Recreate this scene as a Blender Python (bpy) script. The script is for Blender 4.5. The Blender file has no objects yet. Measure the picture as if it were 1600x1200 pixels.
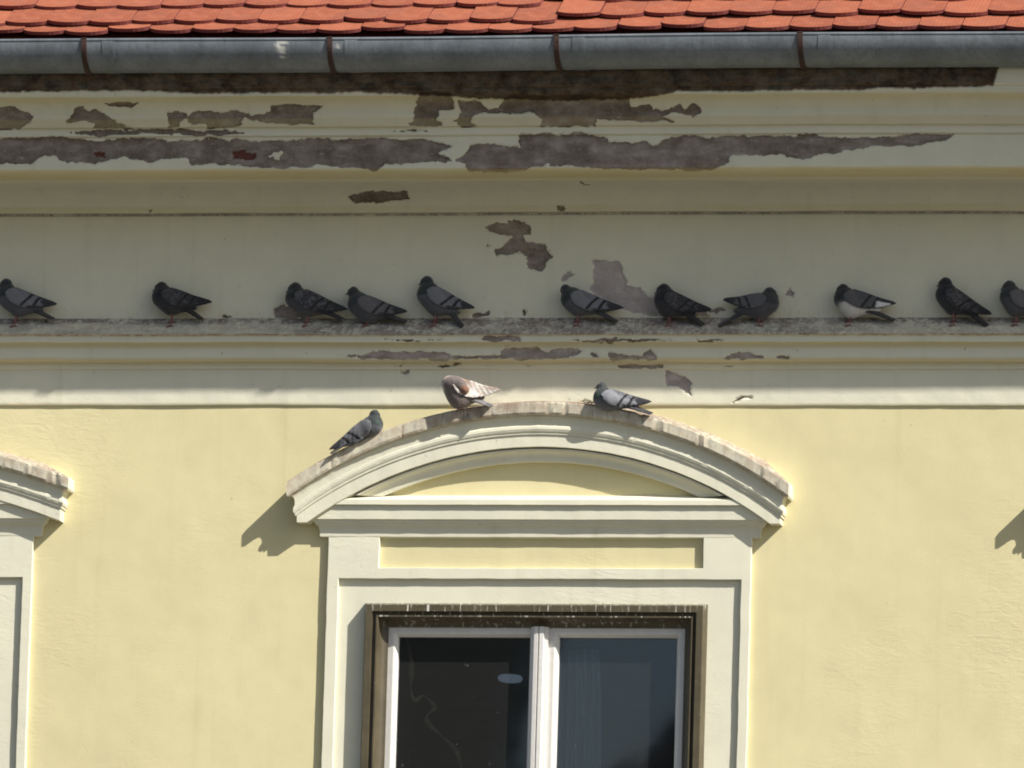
import bpy, math, random
import numpy as np
from mathutils import Vector, Matrix

random.seed(7)
scene = bpy.context.scene
COL = scene.collection
R = math.radians

# ------------------------------------------------------------------ camera
FPX = 16500.0                       # focal length in photograph pixels (1600 wide)
YAW, EL, DIST = R(10.7), R(9.0), FPX / 350.0
fwd = np.array([-math.sin(YAW) * math.cos(EL), math.cos(YAW) * math.cos(EL), math.sin(EL)])
up = np.array([0.0, -fwd[2], fwd[1]]); up /= np.linalg.norm(up)      # rolled so that the eaves run level
right = np.cross(fwd, up)
CAMZ = 1.65
P0 = np.array([0.0, 0.0, CAMZ + DIST * math.sin(EL)])
CAM = P0 - DIST * fwd
cd = bpy.data.cameras.new('camera')
cam = bpy.data.objects.new('camera', cd); COL.objects.link(cam)
cd.sensor_width = 36.0
cd.lens = FPX / 1600.0 * 36.0
cd.clip_start = 1.0; cd.clip_end = 2000.0
m = Matrix.Identity(4)
for i in range(3):
    m[i][0] = right[i]; m[i][1] = up[i]; m[i][2] = -fwd[i]; m[i][3] = CAM[i]
cam.matrix_world = m
scene.camera = cam

# ------------------------------------------------------------------ sky, sun, exposure
SUN = np.array([1.8, -1.0, 1.75]); SUN /= np.linalg.norm(SUN)
world = bpy.data.worlds.new('World'); scene.world = world; world.use_nodes = True
wn = world.node_tree.nodes; wl = world.node_tree.links
bg = wn['Background']; bg.inputs['Strength'].default_value = 0.072
sky = wn.new('ShaderNodeTexSky'); sky.sky_type = 'NISHITA'; sky.sun_disc = False
sky.sun_elevation = math.asin(SUN[2]); sky.sun_rotation = math.atan2(SUN[0], SUN[1])
sky.air_density = 1.0; sky.dust_density = 1.6
wl.new(sky.outputs[0], bg.inputs['Color'])
sd = bpy.data.lights.new('sun', 'SUN'); sd.energy = 5.0; sd.angle = R(0.53); sd.color = (1.0, 0.955, 0.88)
so = bpy.data.objects.new('sun', sd); COL.objects.link(so)
so.rotation_euler = Vector(SUN).to_track_quat('Z', 'Y').to_euler(); so.location = (30, -20, 40)
scene.view_settings.view_transform = 'Standard'; scene.view_settings.look = 'None'
scene.view_settings.gamma = 1.0; scene.view_settings.exposure = 0.52
scene.render.engine = 'CYCLES'
scene.cycles.pixel_filter_type = 'BLACKMAN_HARRIS'; scene.cycles.filter_width = 1.9
scene.cycles.max_bounces = 8

# ------------------------------------------------------------------ helpers
def P(px, py, o=0.0):
    """point of the vertical plane standing o metres in front of the wall, seen at a photograph pixel"""
    d = fwd * FPX + right * (px - 800.0) + up * (600.0 - py)
    t = (-o - CAM[1]) / d[1]
    return CAM + d * t
def X(px, py, o=0.0): return P(px, py, o)[0]
def Z(py, o=0.0, px=800.0): return P(px, py, o)[2]
def proj(V):
    d = V - CAM
    c = d @ fwd
    return 800.0 + FPX * (d @ right) / c, 600.0 - FPX * (d @ up) / c
def hsh(ix, iy, s):
    v = np.sin(ix * 127.1 + iy * 311.7 + s * 74.7) * 43758.5453
    return v - np.floor(v)
def vn(x, y, s=0):
    ix = np.floor(x); iy = np.floor(y); fx = x - ix; fy = y - iy
    fx = fx * fx * (3 - 2 * fx); fy = fy * fy * (3 - 2 * fy)
    a = hsh(ix, iy, s); b = hsh(ix + 1, iy, s); c = hsh(ix, iy + 1, s); d = hsh(ix + 1, iy + 1, s)
    return (a + (b - a) * fx) * (1 - fy) + (c + (d - c) * fx) * fy
def fbm(x, y, s=0, n=4):
    t = 0; a = 0.5
    for i in range(n):
        t = t + a * (vn(x, y, s + i) - 0.5); x = x * 2.03; y = y * 2.03; a *= 0.55
    return t
def smooth(a, b, x):
    t = np.clip((x - a) / (b - a), 0, 1); return t * t * (3 - 2 * t)

def mesh_obj(name, V, F, mat, parent=None, smooth_shade=False, attrs=None, loc=None, col=None, crease=0):
    V = np.asarray(V, dtype=np.float64).reshape(-1, 3)
    if loc is not None: V = V - np.asarray(loc)
    me = bpy.data.meshes.new(name)
    if isinstance(F, np.ndarray) and F.ndim == 2:
        n, k = F.shape
        me.vertices.add(len(V)); me.vertices.foreach_set('co', V.astype(np.float32).ravel())
        me.loops.add(n * k); me.loops.foreach_set('vertex_index', F.astype(np.int32).ravel())
        me.polygons.add(n)
        me.polygons.foreach_set('loop_start', np.arange(0, n * k, k, dtype=np.int32))
        me.polygons.foreach_set('loop_total', np.full(n, k, dtype=np.int32))
        me.update(calc_edges=True)
    else:
        me.from_pydata([tuple(v) for v in V], [], [tuple(f) for f in F])
    me.validate()
    if smooth_shade:
        me.polygons.foreach_set('use_smooth', np.ones(len(me.polygons), dtype=bool))
        if crease: me.set_sharp_from_angle(angle=R(crease))
    else: me.polygons.foreach_set('use_smooth', np.zeros(len(me.polygons), dtype=bool))
    for k_, a in (attrs or {}).items():
        at = me.attributes.new(k_, 'FLOAT', 'POINT'); at.data.foreach_set('value', np.asarray(a, dtype=np.float32).ravel())
    if col is not None:
        at = me.attributes.new('paint', 'FLOAT_COLOR', 'POINT')
        c4 = np.ones((len(V), 4), dtype=np.float32); c4[:, :3] = col
        at.data.foreach_set('color', c4.ravel())
    if mat: me.materials.append(mat)
    ob = bpy.data.objects.new(name, me); COL.objects.link(ob)
    if loc is not None: ob.location = tuple(loc)
    if parent:
        ob.parent = parent
    return ob
def grid_faces(r, c, base=0, flip=False):
    i, j = np.meshgrid(np.arange(r - 1), np.arange(c - 1), indexing='ij')
    a = (i * c + j).ravel() + base
    f = np.stack([a, a + 1, a + c + 1, a + c], 1)
    return f[:, ::-1] if flip else f
class Soup:
    """collects grids, boxes and tubes that make one object"""
    def __init__(s): s.V = []; s.F = []; s.n = 0
    def add(s, V, F):
        V = np.asarray(V, float).reshape(-1, 3)
        s.V.append(V); s.F += [tuple(int(q) + s.n for q in f) for f in F]; s.n += len(V)
    def box(s, x0, x1, y0, y1, z0, z1):
        V = [(x, y, z) for z in (z0, z1) for y in (y0, y1) for x in (x0, x1)]
        s.add(V, [(0, 1, 5, 4), (2, 6, 7, 3), (0, 4, 6, 2), (1, 3, 7, 5), (0, 2, 3, 1), (4, 5, 7, 6)])
    def tube(s, pts, rad, n=8):
        pts = [Vector(p) for p in pts]; V = []; F = []
        rr = rad if hasattr(rad, '__len__') else [rad] * len(pts)
        for i, p in enumerate(pts):
            t = (pts[min(i + 1, len(pts) - 1)] - pts[max(i - 1, 0)]).normalized()
            a = t.orthogonal().normalized() if i == 0 else (a - t * a.dot(t)).normalized()
            b = t.cross(a)
            for k in range(n):
                w = 2 * math.pi * k / n
                V.append(p + (a * math.cos(w) + b * math.sin(w)) * rr[i])
        for i in range(len(pts) - 1):
            for k in range(n):
                F.append((i * n + k, i * n + (k + 1) % n, (i + 1) * n + (k + 1) % n, (i + 1) * n + k))
        F.append(tuple(range(n))[::-1]); F.append(tuple(range((len(pts) - 1) * n, len(pts) * n)))
        s.add([tuple(v) for v in V], F)
    def build(s, name, mat, parent=None, sm=False, loc=None):
        return mesh_obj(name, np.concatenate(s.V), s.F, mat, parent, sm, loc=loc)
def tag(o, label=None, cat=None, group=None, kind=None):
    if label: o['label'] = label
    if cat: o['category'] = cat
    if group: o['group'] = group
    if kind: o['kind'] = kind
    return o
def empty(name, loc):
    o = bpy.data.objects.new(name, None); COL.objects.link(o); o.location = loc; o.empty_display_size = 0.05
    return o

# ------------------------------------------------------------------ materials
class NT:
    def __init__(s, name):
        s.m = bpy.data.materials.new(name); s.m.use_nodes = True
        s.t = s.m.node_tree; s.n = s.t.nodes; s.b = s.n['Principled BSDF']; s.out = s.n['Material Output']
    def node(s, ty, **kw):
        n = s.n.new(ty)
        for k, v in kw.items(): setattr(n, k, v)
        return n
    def link(s, a, b): s.t.links.new(a, b)
    def val(s, x, sock):
        if isinstance(x, (int, float)): sock.default_value = x
        elif isinstance(x, tuple): sock.default_value = (*x, 1.0) if len(x) == 3 and len(sock.default_value) == 4 else x
        else: s.link(x, sock)
    def math(s, op, a, b=0.0, clamp=False):
        n = s.node('ShaderNodeMath', operation=op); n.use_clamp = clamp
        s.val(a, n.inputs[0]); s.val(b, n.inputs[1]); return n.outputs[0]
    def attr(s, name, out='Fac'):
        n = s.node('ShaderNodeAttribute'); n.attribute_name = name; return n.outputs[out]
    def pos(s, scale=(1, 1, 1)):
        if not hasattr(s, '_p'): s._p = s.node('ShaderNodeNewGeometry').outputs['Position']
        n = s.node('ShaderNodeVectorMath', operation='MULTIPLY'); s.link(s._p, n.inputs[0]); n.inputs[1].default_value = scale
        return n.outputs[0]
    def obj(s, scale=(1, 1, 1)):
        t = s.node('ShaderNodeTexCoord').outputs['Object']
        n = s.node('ShaderNodeVectorMath', operation='MULTIPLY'); s.link(t, n.inputs[0]); n.inputs[1].default_value = scale
        return n.outputs[0]
    def noise(s, vec, scale, detail=4, rough=0.55, dist=0.0):
        n = s.node('ShaderNodeTexNoise'); s.link(vec, n.inputs['Vector']); n.inputs['Scale'].default_value = scale
        n.inputs['Detail'].default_value = detail; n.inputs['Roughness'].default_value = rough; n.inputs['Distortion'].default_value = dist
        return n.outputs['Fac']
    def ramp(s, x, a, b, lo=0.0, hi=1.0):
        n = s.node('ShaderNodeMapRange'); n.interpolation_type = 'SMOOTHSTEP'
        s.val(x, n.inputs[0]); s.val(a, n.inputs[1]); s.val(b, n.inputs[2]); s.val(lo, n.inputs[3]); s.val(hi, n.inputs[4]); return n.outputs[0]
    def mix(s, f, a, b, mode='MIX'):
        n = s.node('ShaderNodeMix', data_type='RGBA', blend_type=mode)
        s.val(f, n.inputs[0]); s.val(a, n.inputs[6]); s.val(b, n.inputs[7]); return n.outputs[2]
    def bump(s, h, dist, strength=1.0, prev=None):
        n = s.node('ShaderNodeBump'); s.link(h, n.inputs['Height']); n.inputs['Distance'].default_value = dist; n.inputs['Strength'].default_value = strength
        if prev is not None: s.link(prev, n.inputs['Normal'])
        return n.outputs[0]
    def done(s, col, rough=0.9, nrm=None, metal=0.0, spec=0.3):
        s.val(col, s.b.inputs['Base Color']); s.val(rough, s.b.inputs['Roughness']); s.val(metal, s.b.inputs['Metallic'])
        s.b.inputs['Specular IOR Level'].default_value = spec
        if nrm is not None: s.link(nrm, s.b.inputs['Normal'])
        return s.m

def plaster(name, base, alt, relief=1.0, weather=True, rim=False):
    t = NT(name)
    p = t.pos()
    big = t.noise(p, 1.3, 5, 0.6); mid = t.noise(p, 9.0, 5, 0.6); fine = t.noise(p, 90.0, 3, 0.6)
    col = t.mix(t.ramp(big, 0.35, 0.7), base, alt)
    col = t.mix(t.ramp(mid, 0.3, 0.8, 0.0, 0.22), col, tuple(c * 0.80 for c in alt))
    # faint rain streaks
    st = t.noise(t.pos((14, 14, 0.7)), 1.0, 4, 0.6)
    col = t.mix(t.ramp(st, 0.54, 0.8, 0.0, 0.34), col, (base[0] * .72, base[1] * .72, base[2] * .66))
    nrm = t.bump(t.noise(p, 2.6, 2, 0.45), 0.012 * relief)
    patchy = t.ramp(t.noise(p, 1.1, 3, 0.6), 0.45, 0.68)
    trow = t.noise(t.pos((1.0, 1, 2.4)), 11.0, 3, 0.55, 1.6)
    nrm = t.bump(t.math('MULTIPLY', trow, patchy), 0.0032 * relief, prev=nrm)
    hair = t.math('ABSOLUTE', t.math('SUBTRACT', t.noise(p, 1.7, 5, 0.62, 0.5), 0.5))
    hmask = t.ramp(t.noise(p, 0.9, 2, 0.5), 0.52, 0.60)
    crack = t.math('MULTIPLY', t.math('MULTIPLY', t.ramp(hair, 0.0, 0.003, 1.0, 0.0), hmask), 0.05 if weather else 0.16)
    nrm = t.bump(crack, -0.0016, prev=nrm)
    col = t.mix(t.math('MULTIPLY', crack, 0.25), col, tuple(c * .45 for c in alt))
    nrm = t.bump(t.noise(p, 120.0, 3, 0.6), 0.0009 * relief, prev=nrm)
    spk = t.ramp(t.noise(p, 33.0, 2, 0.5), 0.74, 0.78)
    col = t.mix(t.math('MULTIPLY', spk, 0.35), col, (0.12, 0.10, 0.07))
    rough = 0.9
    if weather:
        # bare mortar where the paint coat has fallen (signed distance of the flaked patches, metres)
        sdist = t.attr('peel')
        edge = t.math('ADD', sdist, t.math('MULTIPLY', t.math('SUBTRACT', t.noise(p, 110.0, 4, 0.7), 0.5), 2.4))
        bare = t.ramp(edge, 1.45, 1.85)
        tone = t.attr('tone')
        mn = t.noise(p, 16.0, 6, 0.7); mf = t.noise(p, 150.0, 3, 0.7)
        mort = t.mix(t.ramp(mn, 0.3, 0.72), (0.175, 0.138, 0.108), (0.335, 0.28, 0.23))
        mort = t.mix(t.ramp(mf, 0.35, 0.75, 0.0, 0.5), mort, (0.12, 0.095, 0.08))
        pale = t.mix(t.ramp(mn, 0.35, 0.7), (0.46, 0.395, 0.365), (0.58, 0.52, 0.485))
        mort = t.mix(t.ramp(tone, 0.0, 1.0), mort, pale)
        mort = t.mix(t.ramp(t.attr('brick'), 0.3, 0.7), mort, (0.15, 0.055, 0.042))
        white = t.ramp(t.noise(t.pos((1, 1, 2.5)), 24.0, 4, 0.65), 0.60, 0.68, 0.0, 0.55)
        mort = t.mix(white, mort, (0.46, 0.43, 0.40))
        col = t.mix(bare, col, mort)
        nrm2 = t.bump(t.noise(p, 60.0, 5, 0.75), 0.010, prev=nrm)
        mixn = t.node('ShaderNodeMix', data_type='VECTOR'); t.link(bare, mixn.inputs[0]); t.link(nrm, mixn.inputs[4]); t.link(nrm2, mixn.inputs[5])
        nrm = mixn.outputs[1]
        # grime and droppings on ledges
        d = t.attr('dirt')
        streak = t.noise(t.pos((48, 48, 5)), 1.0, 4, 0.7)
        blot = t.noise(p, 11.0, 5, 0.7)
        g = t.math('MULTIPLY', t.ramp(d, 0.0, 0.8), t.ramp(t.math('ADD', t.math('MULTIPLY', streak, 0.5), t.math('MULTIPLY', blot, 0.5)), 0.36, 0.58, 0.15, 1.0))
        col = t.mix(g, col, t.mix(t.noise(p, 7.0, 4), (0.15, 0.122, 0.11), (0.30, 0.25, 0.225)))
        dots = t.ramp(t.noise(t.pos((1, 1, 0.42)), 62.0, 3, 0.6), 0.60, 0.66)
        col = t.mix(t.math('MULTIPLY', t.math('MULTIPLY', d, dots), 0.85), col, (0.035, 0.028, 0.022))
        wd = t.ramp(t.noise(t.pos((1, 1, 0.5)), 58.0, 3, 0.6), 0.63, 0.68)
        wd2 = t.node('ShaderNodeMix', data_type='RGBA'); col = t.mix(t.math('MULTIPLY', t.math('MULTIPLY', d, wd), 0.8), col, (0.62, 0.6, 0.56))
        rs = t.attr('rust')
        col = t.mix(t.math('MULTIPLY', rs, t.ramp(t.noise(p, 28.0, 4, 0.7), 0.35, 0.65, 0.15, 0.9)), col, (0.26, 0.115, 0.035))
        sm = t.attr('warm_bounce')
        col = t.mix(t.math('MULTIPLY', sm, 0.75), col, (0.55, 0.45, 0.20))  # yellow bounce light from the ground, painted into the moulding colour
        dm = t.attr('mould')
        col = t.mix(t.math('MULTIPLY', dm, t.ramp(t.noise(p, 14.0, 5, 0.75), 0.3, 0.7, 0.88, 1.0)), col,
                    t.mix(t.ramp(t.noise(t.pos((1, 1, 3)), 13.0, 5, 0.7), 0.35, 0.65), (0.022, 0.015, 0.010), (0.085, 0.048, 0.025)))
    return t.done(col, rough, nrm, spec=0.2)

TRIM = plaster('trim_plaster', (0.715, 0.69, 0.545), (0.67, 0.65, 0.52), 0.6)
WALL = plaster('wall_plaster', (0.675, 0.61, 0.36), (0.64, 0.572, 0.335), 0.62, weather=False)

def simple(name, col, col2, scale=20, rough=0.6, bump=0.0, metal=0.0, spec=0.4, stretch=(1, 1, 1)):
    t = NT(name); p = t.pos(stretch)
    n = t.noise(p, scale, 5, 0.65)
    c = t.mix(t.ramp(n, 0.3, 0.7), col, col2)
    nr = t.bump(t.noise(p, scale * 3, 4, 0.6), bump) if bump else None
    return t.done(c, rough, nr, metal, spec)

def tile_mat():
    t = NT('clay_tile')
    oi = t.node('ShaderNodeObjectInfo').outputs['Random']
    o = t.obj()
    n = t.noise(o, 22.0, 5, 0.65)
    c = t.mix(oi, (0.25, 0.070, 0.036), (0.36, 0.112, 0.058))
    c = t.mix(t.ramp(n, 0.35, 0.75, 0.0, 0.5), c, (0.42, 0.15, 0.085))
    c = t.mix(t.ramp(t.noise(t.pos(), 7.0, 6, 0.75), 0.45, 0.72, 0.0, 0.6), c, (0.22, 0.085, 0.055))
    w = t.node('ShaderNodeTexWave'); w.wave_type = 'BANDS'; w.bands_direction = 'X'
    t.link(o, w.inputs['Vector']); w.inputs['Scale'].default_value = 18.0; w.inputs['Distortion'].default_value = 0.3
    nr = t.bump(w.outputs['Fac'], 0.00035)
    nr = t.bump(t.noise(o, 160.0, 3, 0.7), 0.0008, prev=nr)
    edge = t.attr('cut')
    c = t.mix(t.math('MULTIPLY', edge, 0.8), c, (0.15, 0.04, 0.045))
    return t.done(c, 0.85, nr, spec=0.25)
TILE = tile_mat()

def zinc_mat():
    t = NT('zinc')
    p = t.pos()
    c = t.mix(t.ramp(t.noise(p, 6.0, 5, 0.7), 0.3, 0.7), (0.15, 0.168, 0.188), (0.22, 0.245, 0.27))
    c = t.mix(t.ramp(t.noise(t.pos((60, 60, 4)), 1.0, 4, 0.7), 0.45, 0.75, 0.0, 0.45), c, (0.085, 0.095, 0.085))
    sp = t.ramp(t.noise(t.pos((1, 1, 1)), 260.0, 2, 0.5), 0.60, 0.75, 0.0, 0.35)
    c = t.mix(sp, c, (0.28, 0.31, 0.34))
    # bird lime splashes
    c = t.mix(t.attr('lime'), c, (0.68, 0.67, 0.62))
    nr = t.bump(t.noise(p, 30.0, 3), 0.0015)
    return t.done(c, 0.62, nr, 0.35, 0.4)
ZINC = zinc_mat()
RUST = simple('rusty_iron', (0.030, 0.018, 0.015), (0.065, 0.03, 0.022), 60, 0.85, 0.001)

def brown_mat():
    t = NT('brown_frame_paint'); p = t.pos()
    c = t.mix(t.ramp(t.noise(p, 8.0, 5, 0.7), 0.3, 0.7), (0.070, 0.058, 0.034), (0.100, 0.082, 0.048))
    st = t.noise(t.pos((75, 75, 5)), 1.0, 3, 0.6)
    up_ = t.attr('lime')
    c = t.mix(t.math('MULTIPLY', up_, t.ramp(st, 0.57, 0.66)), c, (0.60, 0.585, 0.53))
    c = t.mix(t.ramp(t.noise(p, 120.0, 2, 0.5), 0.74, 0.78, 0.0, 0.7), c, (0.5, 0.48, 0.42))
    return t.done(c, 0.45, t.bump(t.noise(t.pos((1, 1, 0.2)), 60.0, 4), 0.0008), spec=0.4)
BROWN = brown_mat()
SASHW = simple('white_window_paint', (0.66, 0.64, 0.60), (0.72, 0.70, 0.66), 30, 0.45, 0.0006)
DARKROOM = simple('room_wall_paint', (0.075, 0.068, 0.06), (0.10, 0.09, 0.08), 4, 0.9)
CURTAIN = simple('pale_blue_curtain_cloth', (0.20, 0.25, 0.31), (0.27, 0.33, 0.39), 14, 0.95, 0.002, stretch=(1, 1, 0.2))
WISPM = simple('beige_wisp', (0.30, 0.23, 0.14), (0.20, 0.14, 0.085), 30, 0.9)
LAMPM = simple('opal_lamp_plastic', (0.62, 0.66, 0.72), (0.66, 0.70, 0.76), 10, 0.4)
LAMPM.node_tree.nodes['Principled BSDF'].inputs['Emission Color'].default_value = (0.6, 0.75, 1, 1)
LAMPM.node_tree.nodes['Principled BSDF'].inputs['Emission Strength'].default_value = 0.10
def glass_mat():
    t = NT('window_glass')
    tr = t.node('ShaderNodeBsdfTransparent'); tr.inputs['Color'].default_value = (0.80, 0.84, 0.84, 1)
    gl = t.node('ShaderNodeBsdfGlossy'); gl.inputs['Roughness'].default_value = 0.03; gl.inputs['Color'].default_value = (0.9, 0.95, 1.0, 1)
    df = t.node('ShaderNodeBsdfDiffuse'); df.inputs['Color'].default_value = (0.45, 0.45, 0.43, 1)
    p = t.pos()
    nr = t.bump(t.noise(p, 2.2, 2, 0.4), 0.0008); t.link(nr, gl.inputs['Normal'])
    fr = t.node('ShaderNodeFresnel'); fr.inputs['IOR'].default_value = 1.5
    m1 = t.node('ShaderNodeMixShader'); t.link(t.math('MULTIPLY', fr.outputs[0], 1.5), m1.inputs[0]); t.link(tr.outputs[0], m1.inputs[1]); t.link(gl.outputs[0], m1.inputs[2])
    dust = t.ramp(t.noise(t.pos((1, 1, 0.55)), 75.0, 3, 0.6), 0.68, 0.80, 0.028, 0.4)
    m2 = t.node('ShaderNodeMixShader'); t.link(dust, m2.inputs[0]); t.link(m1.outputs[0], m2.inputs[1]); t.link(df.outputs[0], m2.inputs[2])
    t.link(m2.outputs[0], t.out.inputs['Surface'])
    return t.m
GLASS = glass_mat()

# ------------------------------------------------------------------ ground
g = Soup()
g.add([(-400, -600, 0), (400, -600, 0), (400, 300, 0), (-400, 300, 0)], [(0, 1, 2, 3)])
GROUND = simple('pale_paving', (0.085, 0.08, 0.065), (0.12, 0.11, 0.09), 0.6, 0.9)
tag(g.build('ground', GROUND), kind='structure', label='pale paved square in front of the building')

# houses across the square, behind the photographer, mirrored in the panes
def opposite_house(name, x0, x1, y0, y1, zw, ridge, label, wall_m, roof_m):
    e = empty(name, ((x0 + x1) / 2, y1, 0)); tag(e, label, 'building')
    s = Soup(); s.box(x0, x1, y0, y1, 0, zw); lo = ((x0 + x1) / 2, y1, 0)
    def skew(s_):  # sheared along the mirrored sight lines so the right pane still reflects sky
        for v in s_.V: v[:, 0] += np.minimum(v[:, 1] - y1, 0) * .20
    def put(o_): o_.matrix_parent_inverse = e.matrix_world.inverted(); o_.location = lo; o_.matrix_parent_inverse = Matrix.Translation((-lo[0], -lo[1], 0)); return o_
    skew(s); put(s.build('wall', wall_m, e, loc=lo))
    s = Soup(); xm_ = (x0 + x1) / 2
    s.add([(x0 - .4, y0 - .4, zw), (x1 + .4, y0 - .4, zw), (x1 + .4, y1 + .4, zw), (x0 - .4, y1 + .4, zw), (xm_, y0, ridge), (xm_, y1, ridge)],
          [(0, 3, 5, 4), (1, 4, 5, 2), (0, 4, 1), (3, 2, 5), (0, 1, 2, 3)])
    skew(s); put(s.build('roof', roof_m, e, loc=lo))
    for i in range(int((x1 - x0) // 2.6)):
        for zz_ in np.arange(2.0, zw - 2, 3.6):
            s = Soup(); a_ = x0 + 1.2 + i * 2.6; s.box(a_, a_ + 1.1, y1 - .05, y1 + .04, zz_, zz_ + 1.7); put(s.build('window', OPPW, e, loc=lo))
OPPW = simple('distant_window', (0.03, 0.035, 0.04), (0.05, 0.055, 0.06), 2, 0.3)
OPPA = simple('distant_wall', (0.16, 0.14, 0.11), (0.20, 0.17, 0.13), 1, 0.9)
OPPR = simple('distant_roof', (0.055, 0.035, 0.028), (0.08, 0.05, 0.04), 1, 0.9)
opposite_house('opposite_house', -36.0, -18.55, -116, -100, 23.0, 31.0, 'tall dark roofed house across the square, mirrored black in the left pane', OPPA, OPPR)
opposite_house('opposite_house', -17.26, -1.26, -116, -100, 19.3, 26.9, 'dark pitched roof across the square, mirrored as a slope in the right pane', OPPA, OPPR)

# ------------------------------------------------------------------ flaked patches (outlines in photograph pixels)
def za(s, ox, oy, pts): return [(ox + u / s, oy + v / s) for u, v in pts]
S_ = 2.963
PATCH = []   # (polygon, tone)
def z1(*p, tone=0.0): PATCH.append((za(S_, 0, 0, p), tone))
def z2(*p, tone=0.0): PATCH.append((za(S_, 530, 0, p), tone))
def z3(*p, tone=0.0): PATCH.append((za(S_, 1060, 0, p), tone))
def z4(*p, tone=0.0): PATCH.append((za(S_, 0, 320, p), tone))
def z5(*p, tone=0.0): PATCH.append((za(S_, 530, 320, p), tone))
def z6(*p, tone=0.0): PATCH.append((za(S_, 1060, 320, p), tone))
z1((-80,500),(50,490),(90,495),(150,535),(140,565),(95,592),(-80,595), tone=.15)
z1((300,560),(345,520),(350,495),(385,490),(420,515),(435,495),(480,530),(540,565),(585,580),(640,595),(440,592),(440,570),(400,560),(330,572), tone=.1)
z1((480,480),(530,468),(570,475),(640,478),(620,500),(560,495),(490,492))
z1((765,520),(810,512),(860,535),(840,560),(845,590),(775,595),(770,560))
z1((850,540),(900,515),(950,510),(1010,522),(1100,510),(1160,530),(1210,525),(1260,490),(1330,480),(1490,488),(1480,510),(1440,520),(1445,575),(1330,572),(1200,560),(1130,545),(1110,580),(1060,595),(970,592),(950,570),(900,570),(870,570), tone=.15)
z1((315,615),(480,602),(900,598),(1110,605),(1140,615),(930,625),(700,620),(480,628))
z1((-80,640),(260,632),(470,650),(640,640),(780,655),(1000,635),(1100,645),(1180,660),(1300,645),(1620,645),(1900,640),(2020,655),(2100,680),(2040,705),(2090,745),(2010,745),(1940,750),(1850,755),(1780,755),(1735,788),(1600,778),(1540,770),(1480,760),(1420,775),(1290,778),(1130,768),(1000,755),(890,770),(860,735),(770,730),(700,755),(640,745),(560,725),(520,735),(440,755),(300,755),(255,715),(210,718),(130,765),(-80,748), tone=.18)
z2((525,740),(575,720),(600,675),(730,665),(840,680),(840,620),(1140,615),(1280,660),(1420,650),(1450,675),(1530,640),(1600,625),(1750,640),(1770,628),(2140,625),(2390,635),(2590,630),(2650,620),(2840,622),(2790,655),(2680,680),(2540,670),(2440,680),(2330,700),(2230,715),(2150,740),(2080,735),(2050,715),(1960,725),(1830,708),(1800,730),(1800,750),(1720,785),(1260,785),(1110,775),(1060,765),(880,765),(860,790),(700,795),(600,795),(580,760), tone=.3)
z2((375,425),(520,425),(535,500),(460,505),(440,550),(470,570),(460,583),(340,585),(320,568),(345,560),(350,500))
z2((550,460),(640,465),(700,505),(745,500),(770,435),(1340,435),(1350,490),(1430,490),(1500,515),(1560,485),(1600,510),(1635,475),(1680,495),(1680,530),(1640,540),(1550,520),(1480,535),(1550,560),(1390,565),(1300,550),(1185,555),(1185,585),(930,585),(935,560),(880,520),(750,525),(680,520),(610,540),(600,575),(650,590),(560,590),(530,560),(560,520), tone=.2)
z2((40,905),(100,895),(180,882),(320,885),(325,925),(200,935),(70,940))
z2((250,600),(330,600),(430,612),(330,610))
z2((1010,955),(1060,955),(1055,975),(1020,975))
z2((1120,845),(1165,845),(1160,851),(1125,851))
z5((668,100),(720,75),(770,85),(810,68),(885,90),(885,125),(850,140),(870,175),(950,190),(985,240),(960,255),(935,305),(870,285),(865,240),(835,220),(735,230),(718,205),(770,190),(790,140),(720,130), tone=.25)
z5((1180,265),(1210,252),(1280,258),(1310,300),(1330,370),(1400,380),(1420,425),(1500,440),(1700,470),(1700,512),(1500,512),(1360,500),(1300,470),(1150,395),(1180,340), tone=1.0)
z5((1035,325),(1065,310),(1095,325),(1070,345),(1040,360),(1020,350), tone=.9)
z5((680,185),(698,185),(695,198),(682,196)); z5((845,492),(862,495),(858,512),(846,508))
z4((1265,490),(1310,455),(1370,480),(1420,520),(1270,520), tone=.4)
z4((1030,515),(1050,503),(1075,515),(1060,522)); z4((690,26),(705,26),(706,35),(694,35))
z5((620,505),(690,495),(690,515),(640,520), tone=.3)
z5((0,700),(100,705),(160,680),(380,678),(480,685),(520,695),(640,705),(740,690),(760,660),(900,660),(950,680),(1030,665),(1130,675),(1110,700),(960,720),(720,712),(560,718),(200,720),(60,710), tone=.55)
z5((640,630),(690,612),(830,615),(840,630),(740,636), tone=.5)
z5((1060,628),(1200,625),(1410,620),(1550,630),(1200,634), tone=.3)
z5((210,628),(330,625),(470,630),(330,633))
z5((1235,685),(1330,690),(1400,700),(1450,675),(1468,690),(1465,717),(1390,715),(1250,717), tone=.55)
z5((1275,738),(1340,735),(1495,740),(1495,757),(1300,750), tone=.5)
z5((1165,680),(1190,680),(1195,700),(1170,700), tone=.4)
z5((285,772),(330,768),(335,785),(300,790), tone=.5)
z5((240,738),(300,742),(290,747),(250,745)); z5((440,742),(540,732),(560,738),(480,750)); z5((860,738),(905,742),(880,748))
PATCH.append(([(1039,578),(1057,585),(1070,586),(1083,600),(1077,607),(1081,618),(1078,617),(1074,612),(1060,606),(1040,601)], .8))
z6((70,615),(90,628),(215,630),(215,636),(90,636)); z6((200,712),(240,690),(300,683),(380,700),(375,712),(270,712), tone=.6)
z6((445,705),(480,693),(518,700),(505,715), tone=.5); z6((240,915),(270,895),(350,893),(355,900),(290,905))
z6((490,405),(510,392),(533,405),(515,420), tone=.6); z6((130,490),(160,480),(210,480),(212,492),(160,500), tone=.5)
z6((215,744),(265,746),(240,750))
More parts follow.
